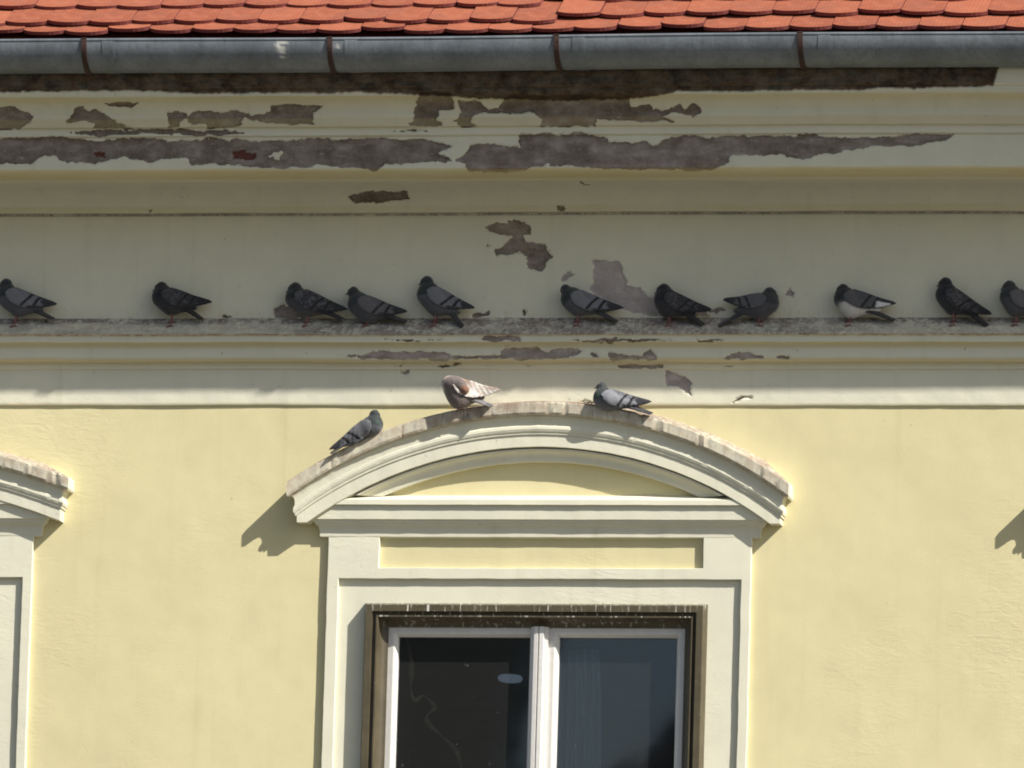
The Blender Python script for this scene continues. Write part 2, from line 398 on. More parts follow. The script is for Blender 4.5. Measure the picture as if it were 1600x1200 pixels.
HOLE = [za(S_, 0, 0, [(1225,720),(1250,712),(1262,703),(1290,706),(1302,697),(1325,712),(1296,722),(1290,745),(1268,742),(1262,728),(1240,735)])]
BRICKS = [za(S_, 0, 0, [(1065,700),(1130,692),(1185,712),(1170,738),(1090,738)]), za(S_, 0, 0, [(430,706),(490,702),(485,725),(440,722)]),
          za(S_, 0, 320, [(1120,545),(1245,543),(1240,562),(1190,577),(1150,568)])]
def poly_sd(px, py, poly):
    """signed distance, positive inside, pixels; only evaluated near the polygon"""
    poly = np.array(poly, float); out = np.full(px.shape, -99.0)
    lo = poly.min(0) - 12; hi = poly.max(0) + 12
    k = (px > lo[0]) & (px < hi[0]) & (py > lo[1]) & (py < hi[1])
    if not k.any(): return out
    x = px[k]; y = py[k]; d = np.full(x.shape, 1e9); ins = np.zeros(x.shape, bool)
    for i in range(len(poly)):
        a = poly[i]; b = poly[(i + 1) % len(poly)]; e = b - a
        h = np.clip(((x - a[0]) * e[0] + (y - a[1]) * e[1]) / (e @ e + 1e-9), 0, 1)
        d = np.minimum(d, (x - a[0] - h * e[0]) ** 2 + (y - a[1] - h * e[1]) ** 2)
        c = (a[1] > y) != (b[1] > y)
        xx = a[0] + (y - a[1]) / (b[1] - a[1] + 1e-12) * e[0]
        ins ^= c & (x < xx)
    out[k] = np.sqrt(d) * np.where(ins, 1, -1)
    return out

# ------------------------------------------------------------------ facade: one building
building = empty('building', (0, 0, 0))
tag(building, 'cream and yellow plastered old building with red tiled roof and arched window surrounds', 'building')

def resample(prof, step):
    """prof: list of (photo y at the middle column, outward depth) -> fine (z, o, y)"""
    pts = [(Z(y, o), o, y) for y, o in prof]; out = [pts[0]]
    for a, b in zip(pts[:-1], pts[1:]):
        L = math.hypot(a[0] - b[0], a[1] - b[1]); n = max(1, int(math.ceil(L / step)))
        for i in range(1, n + 1):
            t = i / n; out.append(tuple(a[k] + (b[k] - a[k]) * t for k in range(3)))
    return np.array(out)
def arcpts(y0, o0, y1, o1, n, kind):
    """quarter-round between two profile points; kind 'cove' or 'ovolo'"""
    r = []
    for i in range(n + 1):
        w = i / n * math.pi / 2
        if kind == 'cove': u, v = math.sin(w), 1 - math.cos(w)      # leaves horizontally inward first
        else: u, v = 1 - math.cos(w), math.sin(w)
        r.append((y0 + (y1 - y0) * v, o0 + (o1 - o0) * u))
    return r

XL, XR = -3.0, 3.0
def moulding(name, prof, step, dx, parent, attrs_fn, wob=0.0025):
    pr = resample(prof, step)
    xs = np.arange(XL, XR + dx, dx)
    z = np.repeat(pr[:, 0][:, None], len(xs), 1); o = np.repeat(pr[:, 1][:, None], len(xs), 1)
    yy = np.repeat(pr[:, 2][:, None], len(xs), 1); x = np.repeat(xs[None, :], len(pr), 0)
    z = z + (wob * 2.4) * fbm(x * 1.7, z * 0.5, 3) + wob * fbm(x * 9, z * 9, 5)
    o = o + (wob * 2.0) * fbm(x * 2.3, z * 0.8, 9) + wob * 0.9 * fbm(x * 13, z * 13, 11)
    V = np.stack([x, -o, z], -1).reshape(-1, 3)
    px, py = proj(V)
    peel = np.full(px.shape, -99.0); tone = np.zeros(px.shape)
    wx = px + 16.0 * fbm(px / 22, py / 16, 21, 6) + 7.0 * fbm(px / 7, py / 5, 24, 4); wy = py + 9.0 * fbm(px / 22, py / 12, 22, 6) + 5.0 * fbm(px / 7, py / 5, 25, 4)
    for poly, tn in PATCH:
        d = poly_sd(wx, wy, poly); tone = np.where(d > np.maximum(peel, -6), tn, tone); peel = np.maximum(peel, d)
    for poly in HOLE: peel = np.minimum(peel, -poly_sd(wx, wy, poly))
    brick = np.full(px.shape, -99.0)
    for poly in BRICKS: brick = np.maximum(brick, poly_sd(wx, wy, poly))
    peel = np.clip(peel + 1.6 * fbm(px / 5, py / 5, 31), -8, 8)
    bk = smooth(-0.5, 0.8, brick)
    dep = smooth(-0.8, 0.9, peel) * (0.0055 + 0.0045 * (1 - tone) + 0.005 * (fbm(px / 14, py / 8, 41) + 0.2)) + bk * 0.008
    V[:, 1] += dep
    at = dict(peel=np.clip(peel + 1.6 + 3.0 * fbm(px / 8, py / 5, 33), 0, 9), tone=tone + 0.9 * fbm(px / 30, py / 10, 51), brick=bk)
    at.update(attrs_fn(x.ravel(), z.ravel(), yy.ravel(), px, py))
    return mesh_obj(name, V, grid_faces(*x.shape, flip=True), TRIM, parent, True, at, crease=34)

# cornice under the eaves, photo y 104..334
cornice_prof = ([(100, 0.30), (104, 0.60), (106, 0.66), (112, 0.665), (134, 0.655), (137, 0.64), (141, 0.64), (147, 0.63)]
    + arcpts(148, 0.63, 180, 0.53, 8, 'cove') + [(184, 0.525), (196, 0.515), (198, 0.495), (210, 0.492), (213, 0.478), (262, 0.475)]
    + [(266, 0.45), (272, 0.36), (277, 0.28), (281, 0.265)] + arcpts(282, 0.262, 318, 0.055, 10, 'cove') + [(322, 0.05), (331, 0.048), (333, 0.008), (336, 0.006)])
def at_cornice(x, z, y, px, py):
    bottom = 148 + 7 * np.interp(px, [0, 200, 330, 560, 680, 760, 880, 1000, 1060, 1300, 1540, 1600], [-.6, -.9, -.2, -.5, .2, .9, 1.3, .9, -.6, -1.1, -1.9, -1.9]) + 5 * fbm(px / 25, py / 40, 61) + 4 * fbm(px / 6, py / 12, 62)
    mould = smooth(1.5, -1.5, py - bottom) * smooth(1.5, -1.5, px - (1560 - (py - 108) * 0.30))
    warm_bounce = smooth(262, 268, y) * smooth(284, 276, y) * 0.9 + smooth(318, 323, y) * smooth(333, 330, y) * .55 \
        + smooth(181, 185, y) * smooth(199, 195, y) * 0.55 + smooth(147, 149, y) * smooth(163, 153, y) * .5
    warm_bounce = warm_bounce * (0.7 + 0.8 * fbm(x * 3, y / 20, 71))  # painted warm bounce on the down-facing cornice bands, varied by noise
    return dict(mould=mould, warm_bounce=np.clip(warm_bounce, 0, 1), rust=np.zeros_like(x), dirt=smooth(331, 332, y) * .5)
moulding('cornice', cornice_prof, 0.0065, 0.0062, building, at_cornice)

def at_frieze(x, z, y, px, py):
    d = smooth(470, 497, y) * 0.30 + 0.12 * smooth(345, 333, y)
    st = smooth(400, 335, y) * .10  # faint painted bounce tint below the cornice
    return dict(mould=np.zeros_like(x), warm_bounce=st, rust=np.zeros_like(x), dirt=d * .6)
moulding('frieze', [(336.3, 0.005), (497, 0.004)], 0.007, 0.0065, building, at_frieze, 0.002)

course_prof = ([(496.6, 0.0)] + [(497, 0.004), (501, 0.024), (518, 0.104), (522, 0.118), (523.5, 0.112), (525, 0.106), (533, 0.104)]
    + arcpts(534, 0.104, 542, 0.074, 4, 'cove') + [(545, 0.072)] + arcpts(557, 0.070, 566, 0.036, 6, 'ovolo') + [(567, 0.034), (571, 0.033), (572, 0.027), (576, 0.025), (578, 0.014)]
    + [(604, 0.013), (631, 0.011), (633, 0.009), (634.5, 0.0), (636, -0.004)])
def at_course(x, z, y, px, py):
    d = smooth(524.5, 522, y) * (0.62 + 0.38 * smooth(512, 498, y))
    grey = smooth(420, 560, px) * smooth(1330, 1180, px)
    yel = 1 - grey
    peelish = d * np.clip(0.62 + 0.38 * grey + .8 * fbm(x * 4, y / 8, 91) + .5 * smooth(508, 499, y), 0, 1)
    rust = np.exp(-((y - 523) / 1.6) ** 2) * (1 - .5 * grey) * .9
    st = smooth(533, 536, y) * smooth(546, 541, y) * .6 + smooth(557, 561, y) * smooth(573, 569, y) * .55 + smooth(628, 632, y) * .4  # bounce tint painted on the undersides of the course
    return dict(mould=np.zeros_like(x), warm_bounce=st, rust=rust, dirt=peelish)
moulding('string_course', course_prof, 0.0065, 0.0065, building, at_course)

# ------------------------------------------------------------------ window units
XC = 0.5 * (X(513, 842, .022) + X(1175, 842, .022))
HW = 0.5 * (X(1175, 842, .022) - X(513, 842, .022))
def Zc(y, o): return Z(y, o, 842.0)

def wobble_plate(name, cells, xs, zs, o_front, o_back, mat, parent, cx, seed, bev=0.003, amp=0.0016, step=0.035, at=None):
    """plate made of rectangular cells (set of (i,j)) with hand-plastered edges"""
    fx = [xs[0]]; ci = []
    for i in range(len(xs) - 1):
        n = max(1, int((xs[i + 1] - xs[i]) / step)); ci += [i] * n
        fx += [xs[i] + (xs[i + 1] - xs[i]) * k / n for k in range(1, n + 1)]
    fz = [zs[0]]; cj = []
    for j in range(len(zs) - 1):
        n = max(1, int(abs(zs[j + 1] - zs[j]) / step)); cj += [j] * n
        fz += [zs[j] + (zs[j + 1] - zs[j]) * k / n for k in range(1, n + 1)]
    fx = np.array(fx); fz = np.array(fz)
    gx, gz = np.meshgrid(fx, fz, indexing='ij'); nx, nz = gx.shape
    jx = gx + amp * 2.2 * fbm(gz * 6 + seed, gx * 2, seed) + amp * 2.2 * fbm(gz * 31 + seed, gx * 2, seed + 4)
    jz = gz + amp * 2.2 * fbm(gx * 6 + seed, gz * 2, seed + 1) + amp * 2.2 * fbm(gx * 31 + seed, gz * 2, seed + 5)
    go = o_front + amp * 1.2 * fbm(gx * 5, gz * 5, seed + 2)
    front = np.stack([jx + cx, -go, jz], -1).reshape(-1, 3)
    back = np.stack([jx + cx, np.full_like(go, -o_back), jz], -1).reshape(-1, 3)
    N = nx * nz; F = []
    on = lambda i, j: 0 <= i < nx - 1 and 0 <= j < nz - 1 and (ci[i], cj[j]) in cells
    idx = lambda i, j: i * nz + j
    up_ = fz[-1] > fz[0]
    for i in range(nx - 1):
        for j in range(nz - 1):
            if not on(i, j): continue
            q = (idx(i, j), idx(i + 1, j), idx(i + 1, j + 1), idx(i, j + 1))
            F.append(q if up_ else q[::-1])
            for (di, dj, a, b) in ((-1, 0, idx(i, j + 1), idx(i, j)), (1, 0, idx(i + 1, j), idx(i + 1, j + 1)), (0, -1, idx(i, j), idx(i + 1, j)), (0, 1, idx(i + 1, j + 1), idx(i, j + 1))):
                if not on(i + di, j + dj):
                    q = (a, a + N, b + N, b); F.append(q if up_ else q[::-1])
    V = np.concatenate([front, back])
    used = np.unique(np.array([v for f in F for v in f])); mp = -np.ones(len(V), int); mp[used] = np.arange(len(used))
    ob = mesh_obj(name, V[used], [tuple(mp[v] for v in f) for f in F], mat, parent, True)
    b = ob.modifiers.new('soften', 'BEVEL'); b.width = bev; b.segments = 3; b.limit_method = 'ANGLE'; b.angle_limit = R(50)
    ob.modifiers.new('wn', 'WEIGHTED_NORMAL')
    return ob

ZBOT = Z(1420, 0)            # window foot below the frame
def window_unit(cx, sub, ends=(757, 752), crown=628.5):
    """all parts of one window: surround (with pediment and cornice) and window (with sashes, panes)"""
    dz0 = 0.0
    # --- surround plates
    xl, xr = -HW, HW
    xi, xj = X(529, 907, .022) - XC, X(1158, 907, .022) - XC
    pl, pr_ = X(592, 887, .022) - XC, X(1098, 887, .022) - XC
    xs = [xl, xi, pl, pr_, xj, xr]
    zs = [ZBOT, Zc(905, .022), Zc(887.5, .022), Zc(836, .022)]
    cells = {(0, 0), (4, 0)} | {(i, 1) for i in range(5)} | {(0, 2), (1, 2), (3, 2), (4, 2)}
    sur = wobble_plate('window_surround', cells, xs, zs, .024, -.004, TRIM, building, cx, 11 + sub)
    # recessed flat ground between surround and frame
    f0, f1 = X(570, 950, .01) - XC, X(1106, 950, .01) - XC
    zt = Zc(943, .01)
    wobble_plate('recessed_plaster_band', {(0, 0), (2, 0), (0, 1), (1, 1), (2, 1)}, [xi - .01, f0 + .006, f1 - .006, xj + .01], [ZBOT, zt - .006, Zc(900, 0)], .004, -.05, TRIM, sur, cx, 17 + sub, bev=.001, step=.05)
    # --- horizontal cornice
    prof = [(774, -.003), (777.5, .040), (779, .066), (781, .076), (788.6, .077), (789.6, .063), (811.5, .061), (812.6, .053), (816.2, .052), (817.4, .046), (819, .045)] \
        + arcpts(820, .045, 836, .026, 5, 'cove') + [(839, .0255), (841, .012), (842, -.003)]
    H = HW + 0.012
    def sweep(prof, hfun, zfun, name, parent, seed, cap=True, n=90, at=None):
        s = Soup(); pts = []
        for k, (a, o) in enumerate(prof):
            h0, h1 = hfun(a, o)
            xx = np.linspace(-h0, h1, n)
            pts.append(np.stack([xx, np.full(n, o), zfun(a, o, xx)], -1))
        A = np.array(pts)
        x, o, z = A[..., 0], A[..., 1], A[..., 2]
        w = (o > 0.0)
        z2_ = z + (.0024 * fbm(x * 5, z * 3, seed) + .0020 * fbm(x * 22, z * 9, seed + 1))
        o2 = o + w * (.003 * fbm(x * 5, z * 4, seed + 2) + .0020 * fbm(x * 22, z * 9, seed + 3))
        if name == 'pediment_arch':          # chipped, crumbling drip edge
            edge_rows = np.zeros_like(x); edge_rows[2:6] = 1.0; edge_rows[5] = .6
            chip = np.maximum(0, fbm(x * 26 + seed, z * 9, seed + 7) - .10)
            z2_ = z2_ - edge_rows * chip * .030 * (np.arange(len(prof))[:, None] < 4) + edge_rows * chip * .020 * (np.arange(len(prof))[:, None] >= 4)
            o2 = o2 - edge_rows * (chip * .03 + .004 * fbm(x * 60, z * 30, seed + 9))
        V = np.stack([x + cx, -o2, z2_], -1).reshape(-1, 3)
        F = [tuple(f) for f in grid_faces(*x.shape, flip=True)]
        if cap:
            m_ = len(prof); nb = len(V); ex = []
            for side, col in ((0, 0), (1, n - 1)):
                base = nb + side * 2 * m_
                e = V.reshape(m_, n, 3)[:, col].copy(); w_ = e.copy(); w_[:, 1] = 0.004
                ex += [e, w_]
                for k in range(m_ - 1):
                    q = (base + k, base + k + 1, base + m_ + k + 1, base + m_ + k)
                    F.append(q[::-1] if side == 0 else q)
            V = np.concatenate([V] + ex)
        at_ = None
        if at: at_ = {}
        ob = mesh_obj(name, V, F, TRIM, parent, True, crease=24)
        return ob, V
    pc, _ = sweep(prof, lambda a, o: (H + o, H + o), lambda a, o, xx: np.full_like(xx, Zc(a, o)), 'pediment_cornice', sur, 31 + sub)
    # --- segmental arch: circle through the three corners of the rim
    pA, pB, pC = P(447.5, ends[0], .125), P(842, crown, .125), P(1233, ends[1], .125)
    ax_ = (pA[0] - XC, pA[2]); bx_ = (pB[0] - XC, pB[2]); cx_ = (pC[0] - XC, pC[2])
    zend = 0.5 * (ax_[1] + cx_[1]); he = 0.5 * (cx_[0] - ax_[0]); xm = 0.5 * (cx_[0] + ax_[0])
    sag = bx_[1] - zend
    RR = (he * he + sag * sag) / (2 * sag); zc = bx_[1] - RR
    top = P(842, 628.5, .125)[2]
    aprof = [(625.5, -.003), (626, .012), (628, .119), (629.8, .124), (644, .124), (647.5, .119), (649.2, .104), (650.5, .102)] \
        + arcpts(651, .103, 664, .091, 5, 'cove') + [(666, .096), (670, .097), (674, .093), (675.2, .089), (678.5, .088), (679.6, .082), (697.6, .081), (699, .064), (701.6, .03), (702, -.003)]
    zsof = Zc(817, .08)
    hb = he - .125
    lim = dict(zmin=zsof)
    def zf(a, o, xx):
        rho = top - Zc(a, o) if a > 628 else top - Zc(a, o)
        z = zc + np.sqrt(np.maximum((RR - rho) ** 2 - (xx - 0 * xm) ** 2, 0))
        return np.maximum(z, zsof)
    ar, Va = sweep(aprof, lambda a, o: (hb + o - xm, hb + o + xm), zf, 'pediment_arch', sur, 51 + sub, n=300)
    me = ar.data
    # grime on the rim face
    m_ = len(aprof); n = 300
    d = np.zeros((m_, n))
    for k, (a, o) in enumerate(aprof):
        d[k] = 0.95 if 616 < a < 629 else (0.50 if a < 648.5 else (0.2 if a < 652 else 0))
    xx = Va[:m_ * n].reshape(m_, n, 3)[..., 0] - cx
    d = d * (0.45 + 0.55 * np.exp(-((xx + .12) / .62) ** 2) + .25 * (xx > .3)) * (1 + fbm(xx * 4, xx * 0, 5))
    full = np.zeros(len(Va)); full[:m_ * n] = np.clip(d, 0, 1).ravel(); full[m_ * n:] = .15
    rs = np.zeros(len(Va)); rr_ = np.zeros((m_, n)); rr_[5:7] = .55; rr_[1:4] = .40; rr_[4] = .30; rs[:m_ * n] = rr_.ravel()
    for nm, v in (('dirt', full), ('rust', rs)):
        a_ = me.attributes.new(nm, 'FLOAT', 'POINT'); a_.data.foreach_set('value', v.astype(np.float32))
    # inner members of the arch die on the cornice
    zct = Zc(776, .03)
    iprof = [(700.7, .0), (700.9, .067), (703.6, .066), (704.6, .059), (705.2, .057)] + arcpts(705.6, .057, 718, .034, 6, 'cove') + [(721.4, .031), (722.6, -.003)]
    def hf(a, o):
        rho = top - Zc(a, o); h = math.sqrt(max((RR - rho) ** 2 - (zct - zc) ** 2, 0)); return (h, h)
    def zi(a, o, xx):
        rho = top - Zc(a, o); return zc + np.sqrt(np.maximum((RR - rho) ** 2 - xx ** 2, 0))
    sweep(iprof, hf, zi, 'pediment_inner_arch', sur, 71 + sub, cap=False, n=130)

    # --- brown outer frame, mitred sweep around three sides + sill
    fw0, fw1 = f0 + cx, f1 + cx
    prof_f = [(-.000, .002), (.012, .050), (.0145, .055), (.0425, .055), (.0435, .028), (.0585, .026), (.060, .046), (.0665, .046), (.069, .040), (.0715, .010), (.080, -.006), (.090, -.014), (.098, -.017), (.104, -.018), (.1045, -.028)]
    zb = ZBOT + .02
    V = []; F = []; lime = []
    seg = 40
    path = []   # (corner kind) three sides: left up, top, right down
    for (ins, o) in prof_f:
        row = []
        for k in range(seg + 1):
            row.append((fw0 + ins, -o, zb + (zt - ins - zb) * k / seg))
        for k in range(1, seg + 1):
            row.append((fw0 + ins + (fw1 - fw0 - 2 * ins) * k / seg, -o, zt - ins))
        for k in range(1, seg + 1):
            row.append((fw1 - ins, -o, zt - ins + (zb - zt + ins) * k / seg))
        V.append(row)
    A = np.array(V); nn = A.shape[1]
    lm = np.zeros(A.shape[:2])
    for k, (ins, o) in enumerate(prof_f):
        lm[k, seg:2 * seg + 1] = 1.0 if ins < .062 else .45
    win = mesh_obj('window', A.reshape(-1, 3), grid_faces(A.shape[0], nn), BROWN, building, False, dict(lime=lm.ravel()))
    # --- white sashes
    xs0 = fw0 + .1045; xs1 = fw1 - .1045; zts = zt - .1045
    oS = -.028
    mxl, mxr = X(826.5, 1100, -.0) - XC + cx, X(853, 1100, -.0) - XC + cx
    mxl += .0; mxr += .0
    def sash(x0, x1, wl_, wr_, wt):
        s = Soup()
        # members with a stepped inner edge: outer flat, small bevel towards the pane
        pf = [(0, oS), (0.55, oS + .004), (0.72, oS + .002), (1.0, oS - .016), (1.0, oS - .045)]
        rows = []
        for t_, o in pf:
            a = x0 + wl_ * t_; b = x1 - wr_ * t_; c = zts - wt * t_
            rows.append([(a, -o, zb), (a, -o, c), (b, -o, c), (b, -o, zb)])
        A_ = np.array(rows)
        s.add(A_.reshape(-1, 3), grid_faces(len(pf), 4))
        b_ = s.build('sash', SASHW, win)
        return b_
    gl0, gl1 = xs0 + .043, mxl - .004
    gr0, gr1 = mxr + .044, xs1 - .038
    sl = sash(xs0, mxl, .043, .010, .040)
    srr = sash(mxr, xs1, .044, .038, .040)
    # meeting post with fluting
    s = Soup(); w_ = mxr - mxl
    fl = [(0, -.03), (0.0, oS + .020), (.18, oS + .024), (.20, oS + .034), (.42, oS + .036), (.45, oS + .026), (.50, oS + .026), (.53, oS + .036), (.76, oS + .036), (.80, oS + .022), (1.0, oS + .020), (1.0, -.03)]
    rows = [[(mxl + w_ * t_, -o, zb), (mxl + w_ * t_, -o, zts + .002)] for t_, o in fl]
    A_ = np.array(rows); s.add(A_.reshape(-1, 3), grid_faces(len(fl), 2, flip=True))
    s.build('mullion', SASHW, win)
    # panes (thin slabs)
    for k, (a, b, tilt) in enumerate(((gl0 - .004, gl1 + .004, .0), (gr0 - .004, gr1 + .004, 0.0))):
        s = Soup(); y0 = -oS + .034 ; s.box(a, b, y0, y0 + .003, zb, zts - .036); s.build('pane', GLASS, win)
    return sur, win

sur0, win0 = window_unit(XC, 0)
# neighbours: copies of the built unit
DXL = X(52, 845, .022) - (XC + HW); DXR = X(1629, 757, .125) - X(447.5, 757, .125)
def dup(root, dx, dz=0.0):
    r = root.copy(); COL.objects.link(r); r.location.x += dx; r.location.z += dz
    for ch in list(root.children):
        c = ch.copy(); COL.objects.link(c); c.parent = r
    return r
SRC = [sur0, win0]
for s_ in SRC: dup(s_, DXR)
window_unit(XC + DXL, 3, ends=(749, 745), crown=676)

# wall with the window openings
s = Soup()
opx = [(X(570, 950, .01) - XC + .02, X(1106, 950, .01) - XC - .02)]
cxs = [XC + DXL, XC, XC + DXR]
edges = [-14.0]
for c in cxs: edges += [c + opx[0][0], c + opx[0][1]]
edges += [14.0]
zt_ = Zc(943, .01) - .02; zhi = Z(615, 0)
def sheet(x0, x1, z0, z1):
    nx = max(1, int((x1 - x0) / .5)); nz = max(1, int((z1 - z0) / .5))
    gx, gz = np.meshgrid(np.linspace(x0, x1, nx + 1), np.linspace(z0, z1, nz + 1), indexing='ij')
    s.add(np.stack([gx, np.zeros_like(gx), gz], -1).reshape(-1, 3), grid_faces(nx + 1, nz + 1))
sheet(-14, 14, zt_, zhi); sheet(-14, 14, 0, ZBOT + .02)
for i in range(0, len(edges), 2): sheet(edges[i], edges[i + 1], ZBOT + .02, zt_)
s.build('wall', WALL, building)
s = Soup(); s.box(-14, 14, 9.0, 9.3, 0, Z(95, 0)); s.box(-14.0, -13.7, .3, 9.0, 0, Z(95, 0)); s.box(13.7, 14, .3, 9.0, 0, Z(95, 0)); s.box(-13.6, 13.6, .1, .35, Z(600, 0), Z(110, 0)); s.build('rear_wall', WALL, building)
# rooms behind the windows
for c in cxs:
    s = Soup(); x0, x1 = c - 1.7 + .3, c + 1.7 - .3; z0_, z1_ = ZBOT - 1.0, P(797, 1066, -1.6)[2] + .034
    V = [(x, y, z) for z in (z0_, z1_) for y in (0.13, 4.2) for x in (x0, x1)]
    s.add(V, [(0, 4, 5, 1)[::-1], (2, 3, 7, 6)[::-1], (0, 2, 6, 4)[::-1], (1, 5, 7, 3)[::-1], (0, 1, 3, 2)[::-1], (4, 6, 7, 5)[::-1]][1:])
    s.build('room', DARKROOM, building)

# ------------------------------------------------------------------ gutter
GR = 0.122
tn = SUN[2] / -SUN[1]
zlip = None
# choose the outward distance so that its shadow edge falls where the photograph shows it (y 614)
best = None
for oc in np.arange(0.5, 1.2, 0.002):
    zl = Z(59, oc + GR)
    sh = zl - tn * oc - GR * math.hypot(tn, 1)       # z on the plane o=0
    zs_ = sh + tn * 0.012
    e_ = abs(zs_ - Z(612, .012))
    if best is None or e_ < best[0]: best = (e_, oc, zl)
OC, ZL = best[1], best[2]
print('gutter centre', OC, ZL)
def arc_sheet(x0, x1, r, a0, a1, na, nx, dz=0, zfun=None):
    xs = np.linspace(x0, x1, nx); an = np.linspace(a0, a1, na)
    gx, ga = np.meshgrid(xs, an, indexing='ij')
    o = OC + r * np.cos(ga); z = ZL + dz + r * np.sin(ga)
    if zfun is not None: z = z + zfun(gx)
    return np.stack([gx, -o, z], -1)
sagf = lambda x: -0.006 * np.cos(x * 2.0 + 1.0) * 0.5 + 0.0025 * x
A1 = arc_sheet(-14, -3.2, GR, 0, -math.pi, 18, 12, zfun=sagf); A2 = arc_sheet(-3.2, 3.2, GR, 0, -math.pi, 36, 500, zfun=sagf); A3 = arc_sheet(3.2, 14, GR, 0, -math.pi, 18, 12, zfun=sagf)
s = Soup(); gV = []; gF = []; nb = 0
for A_ in (A1, A2, A3):
    gV.append(A_.reshape(-1, 3)); gF.append(grid_faces(A_.shape[0], A_.shape[1], nb)); nb += A_.shape[0] * A_.shape[1]
# rolled bead along the lip
xb = np.linspace(-3.2, 3.2, 80); bn = 8
bx = []
for x in xb:
    for k in range(bn):
        w = 2 * math.pi * k / bn; bx.append((x, -(OC + GR - .004 + .008 * math.cos(w)), ZL + .004 + .008 * math.sin(w) + float(sagf(x))))
gV.append(np.array(bx)); fb = []
for i in range(len(xb) - 1):
    for k in range(bn): fb.append((i * bn + k + nb, i * bn + (k + 1) % bn + nb, (i + 1) * bn + (k + 1) % bn + nb, (i + 1) * bn + k + nb))
gF.append(np.array(fb))
gV = np.concatenate(gV); gF = np.concatenate(gF)
gpx, gpy = proj(gV)
lime = np.zeros(len(gV))
for (qx, qy, rx, ry) in ((441, 66, 8, 2.2), (438, 76, 9, 2.6), (441, 83, 7, 1.6), (441, 89, 4, 1.2), (528, 72, 5, 2.4), (434, 71, 4, 1.5)):
    lime = np.maximum(lime, smooth(1.3, .7, np.hypot((gpx - qx) / rx, (gpy - qy - 2 * fbm(gpx / 3, gpy / 3, 5)) / ry)))
gutter = mesh_obj('gutter', gV, gF, ZINC, building, True, dict(lime=lime))
for px_ in (131, 515, 869, 1250):
    x0 = X(px_, 75, OC + GR); s = Soup()
    sg = float(sagf(np.array(x0)))
    r1 = GR + .007; w = .0115
    rows = []
    for a in np.linspace(0.10, -math.pi, 26):
        for (dx_, rr) in ((-w, r1 - .006), (-w, r1), (w, r1), (w, r1 - .006)):
            rows.append((x0 + dx_, -(OC + rr * math.cos(a)), ZL + sg + rr * math.sin(a)))
    A_ = np.array(rows).reshape(26, 4, 3)
    s.add(A_.reshape(-1, 3), grid_faces(26, 4, flip=True)); s.add(A_[0], [(0, 1, 2, 3)])
    s.box(x0 - w, x0 + w, -(OC + GR + .008), -(OC + GR - .03), ZL + sg + .009, ZL + sg + .014)
    b_ = s.build('gutter_bracket', RUST, gutter)
    # solder blob at the foot of the bracket
for px_ in (178, 557, 913, 1297):
    x0 = X(px_, 75, OC + GR); A_ = arc_sheet(x0 - .055, x0, GR + .0020, 0.04, -math.pi, 30, 3, zfun=sagf)
    V = A_.reshape(-1, 3); F = [tuple(f) for f in grid_faces(3, 30)]
    E = A_[-1].copy(); E2 = arc_sheet(x0, x0 + .001, GR - .001, 0.04, -math.pi, 30, 2, zfun=sagf)[0]
    F += [tuple(f) for f in grid_faces(2, 30, len(V))]; V = np.concatenate([V, E, E2])
    mesh_obj('gutter_joint', V, F, ZINC, gutter, True, dict(lime=np.zeros(len(V))))

# ------------------------------------------------------------------ roof and its tiles
PITCH = R(33.0)
def plane_pt(px, py, k0):
    """intersection of a sight line with the roof plane"""
    d = fwd * FPX + right * (px - 800.0) + up * (600.0 - py)
    n = np.array([0, -math.sin(PITCH), math.cos(PITCH)])
    return CAM + d * ((k0 - CAM) @ n / (d @ n))
EAVE = P(800, 66, OC - 0.01)
EAVE = np.array([0, EAVE[1], EAVE[2]])
us = np.array([0, math.cos(PITCH), math.sin(PITCH)]); ns = np.array([0, -math.sin(PITCH), math.cos(PITCH)])
s = Soup()
b0 = EAVE - ns * .03 + us * .0; t0_ = EAVE - ns * .03 + us * 6.0
s.add([(-14, *b0[1:]), (14, *b0[1:]), (14, *t0_[1:]), (-14, *t0_[1:])], [(0, 1, 2, 3)])
far = t0_ + np.array([0, 5.0, -3.3]); s.add([(-14, *t0_[1:]), (14, *t0_[1:]), (14, *far[1:]), (-14, *far[1:])], [(0, 1, 2, 3)])
# soffit boards behind the gutter
z_s = Z(104, .3); s.box(-14, 14, -(OC - .14), .3, z_s + .0, z_s + .05)
ROOFM = simple('roof_underlay', (0.16, 0.06, 0.035), (0.22, 0.08, 0.045), 6, 0.9)
roof = s.build('roof', ROOFM, building)
TW, TLEN, TTH = 0.1925, 0.34, 0.0165
def tile_mesh(seed):
    rnd = random.Random(seed); w = (TW - .0026) / 2
    n = 8; V = []; F = []
    sagt = .030 + rnd.uniform(-.003, .003)
    out = []
    for i in range(n + 1):
        t = -1 + 2 * i / n
        out.append((w * t, sagt * (1 - math.sqrt(max(0, 1 - (t * .86) ** 2))) / (1 - math.sqrt(1 - .86 ** 2))))
    out += [(w, TLEN), (-w, TLEN)]
    lift = lambda u: .030 * (1 - u / TLEN)
    k = len(out)
    for h in (TTH, 0):
        for (x, u) in out: V.append((x, u, lift(u) + h + rnd.uniform(-.0004, .0004)))
    F.append(tuple(range(k)))
    # cut edge gets its own vertices so that its tint stays on it
    for i in range(k):
        j = (i + 1) % k; b = len(V)
        V += [V[i], V[j], V[j + k], V[i + k]]; F.append((b, b + 3, b + 2, b + 1))
    cut = [0.0] * (2 * k) + [1.0] * (len(V) - 2 * k)
    me_ob = mesh_obj('roof_tile', np.array(V), F, TILE, roof, False, dict(cut=cut))
    return me_ob
protos = [tile_mesh(i) for i in range(4)]
for p_ in protos:
    bv = None
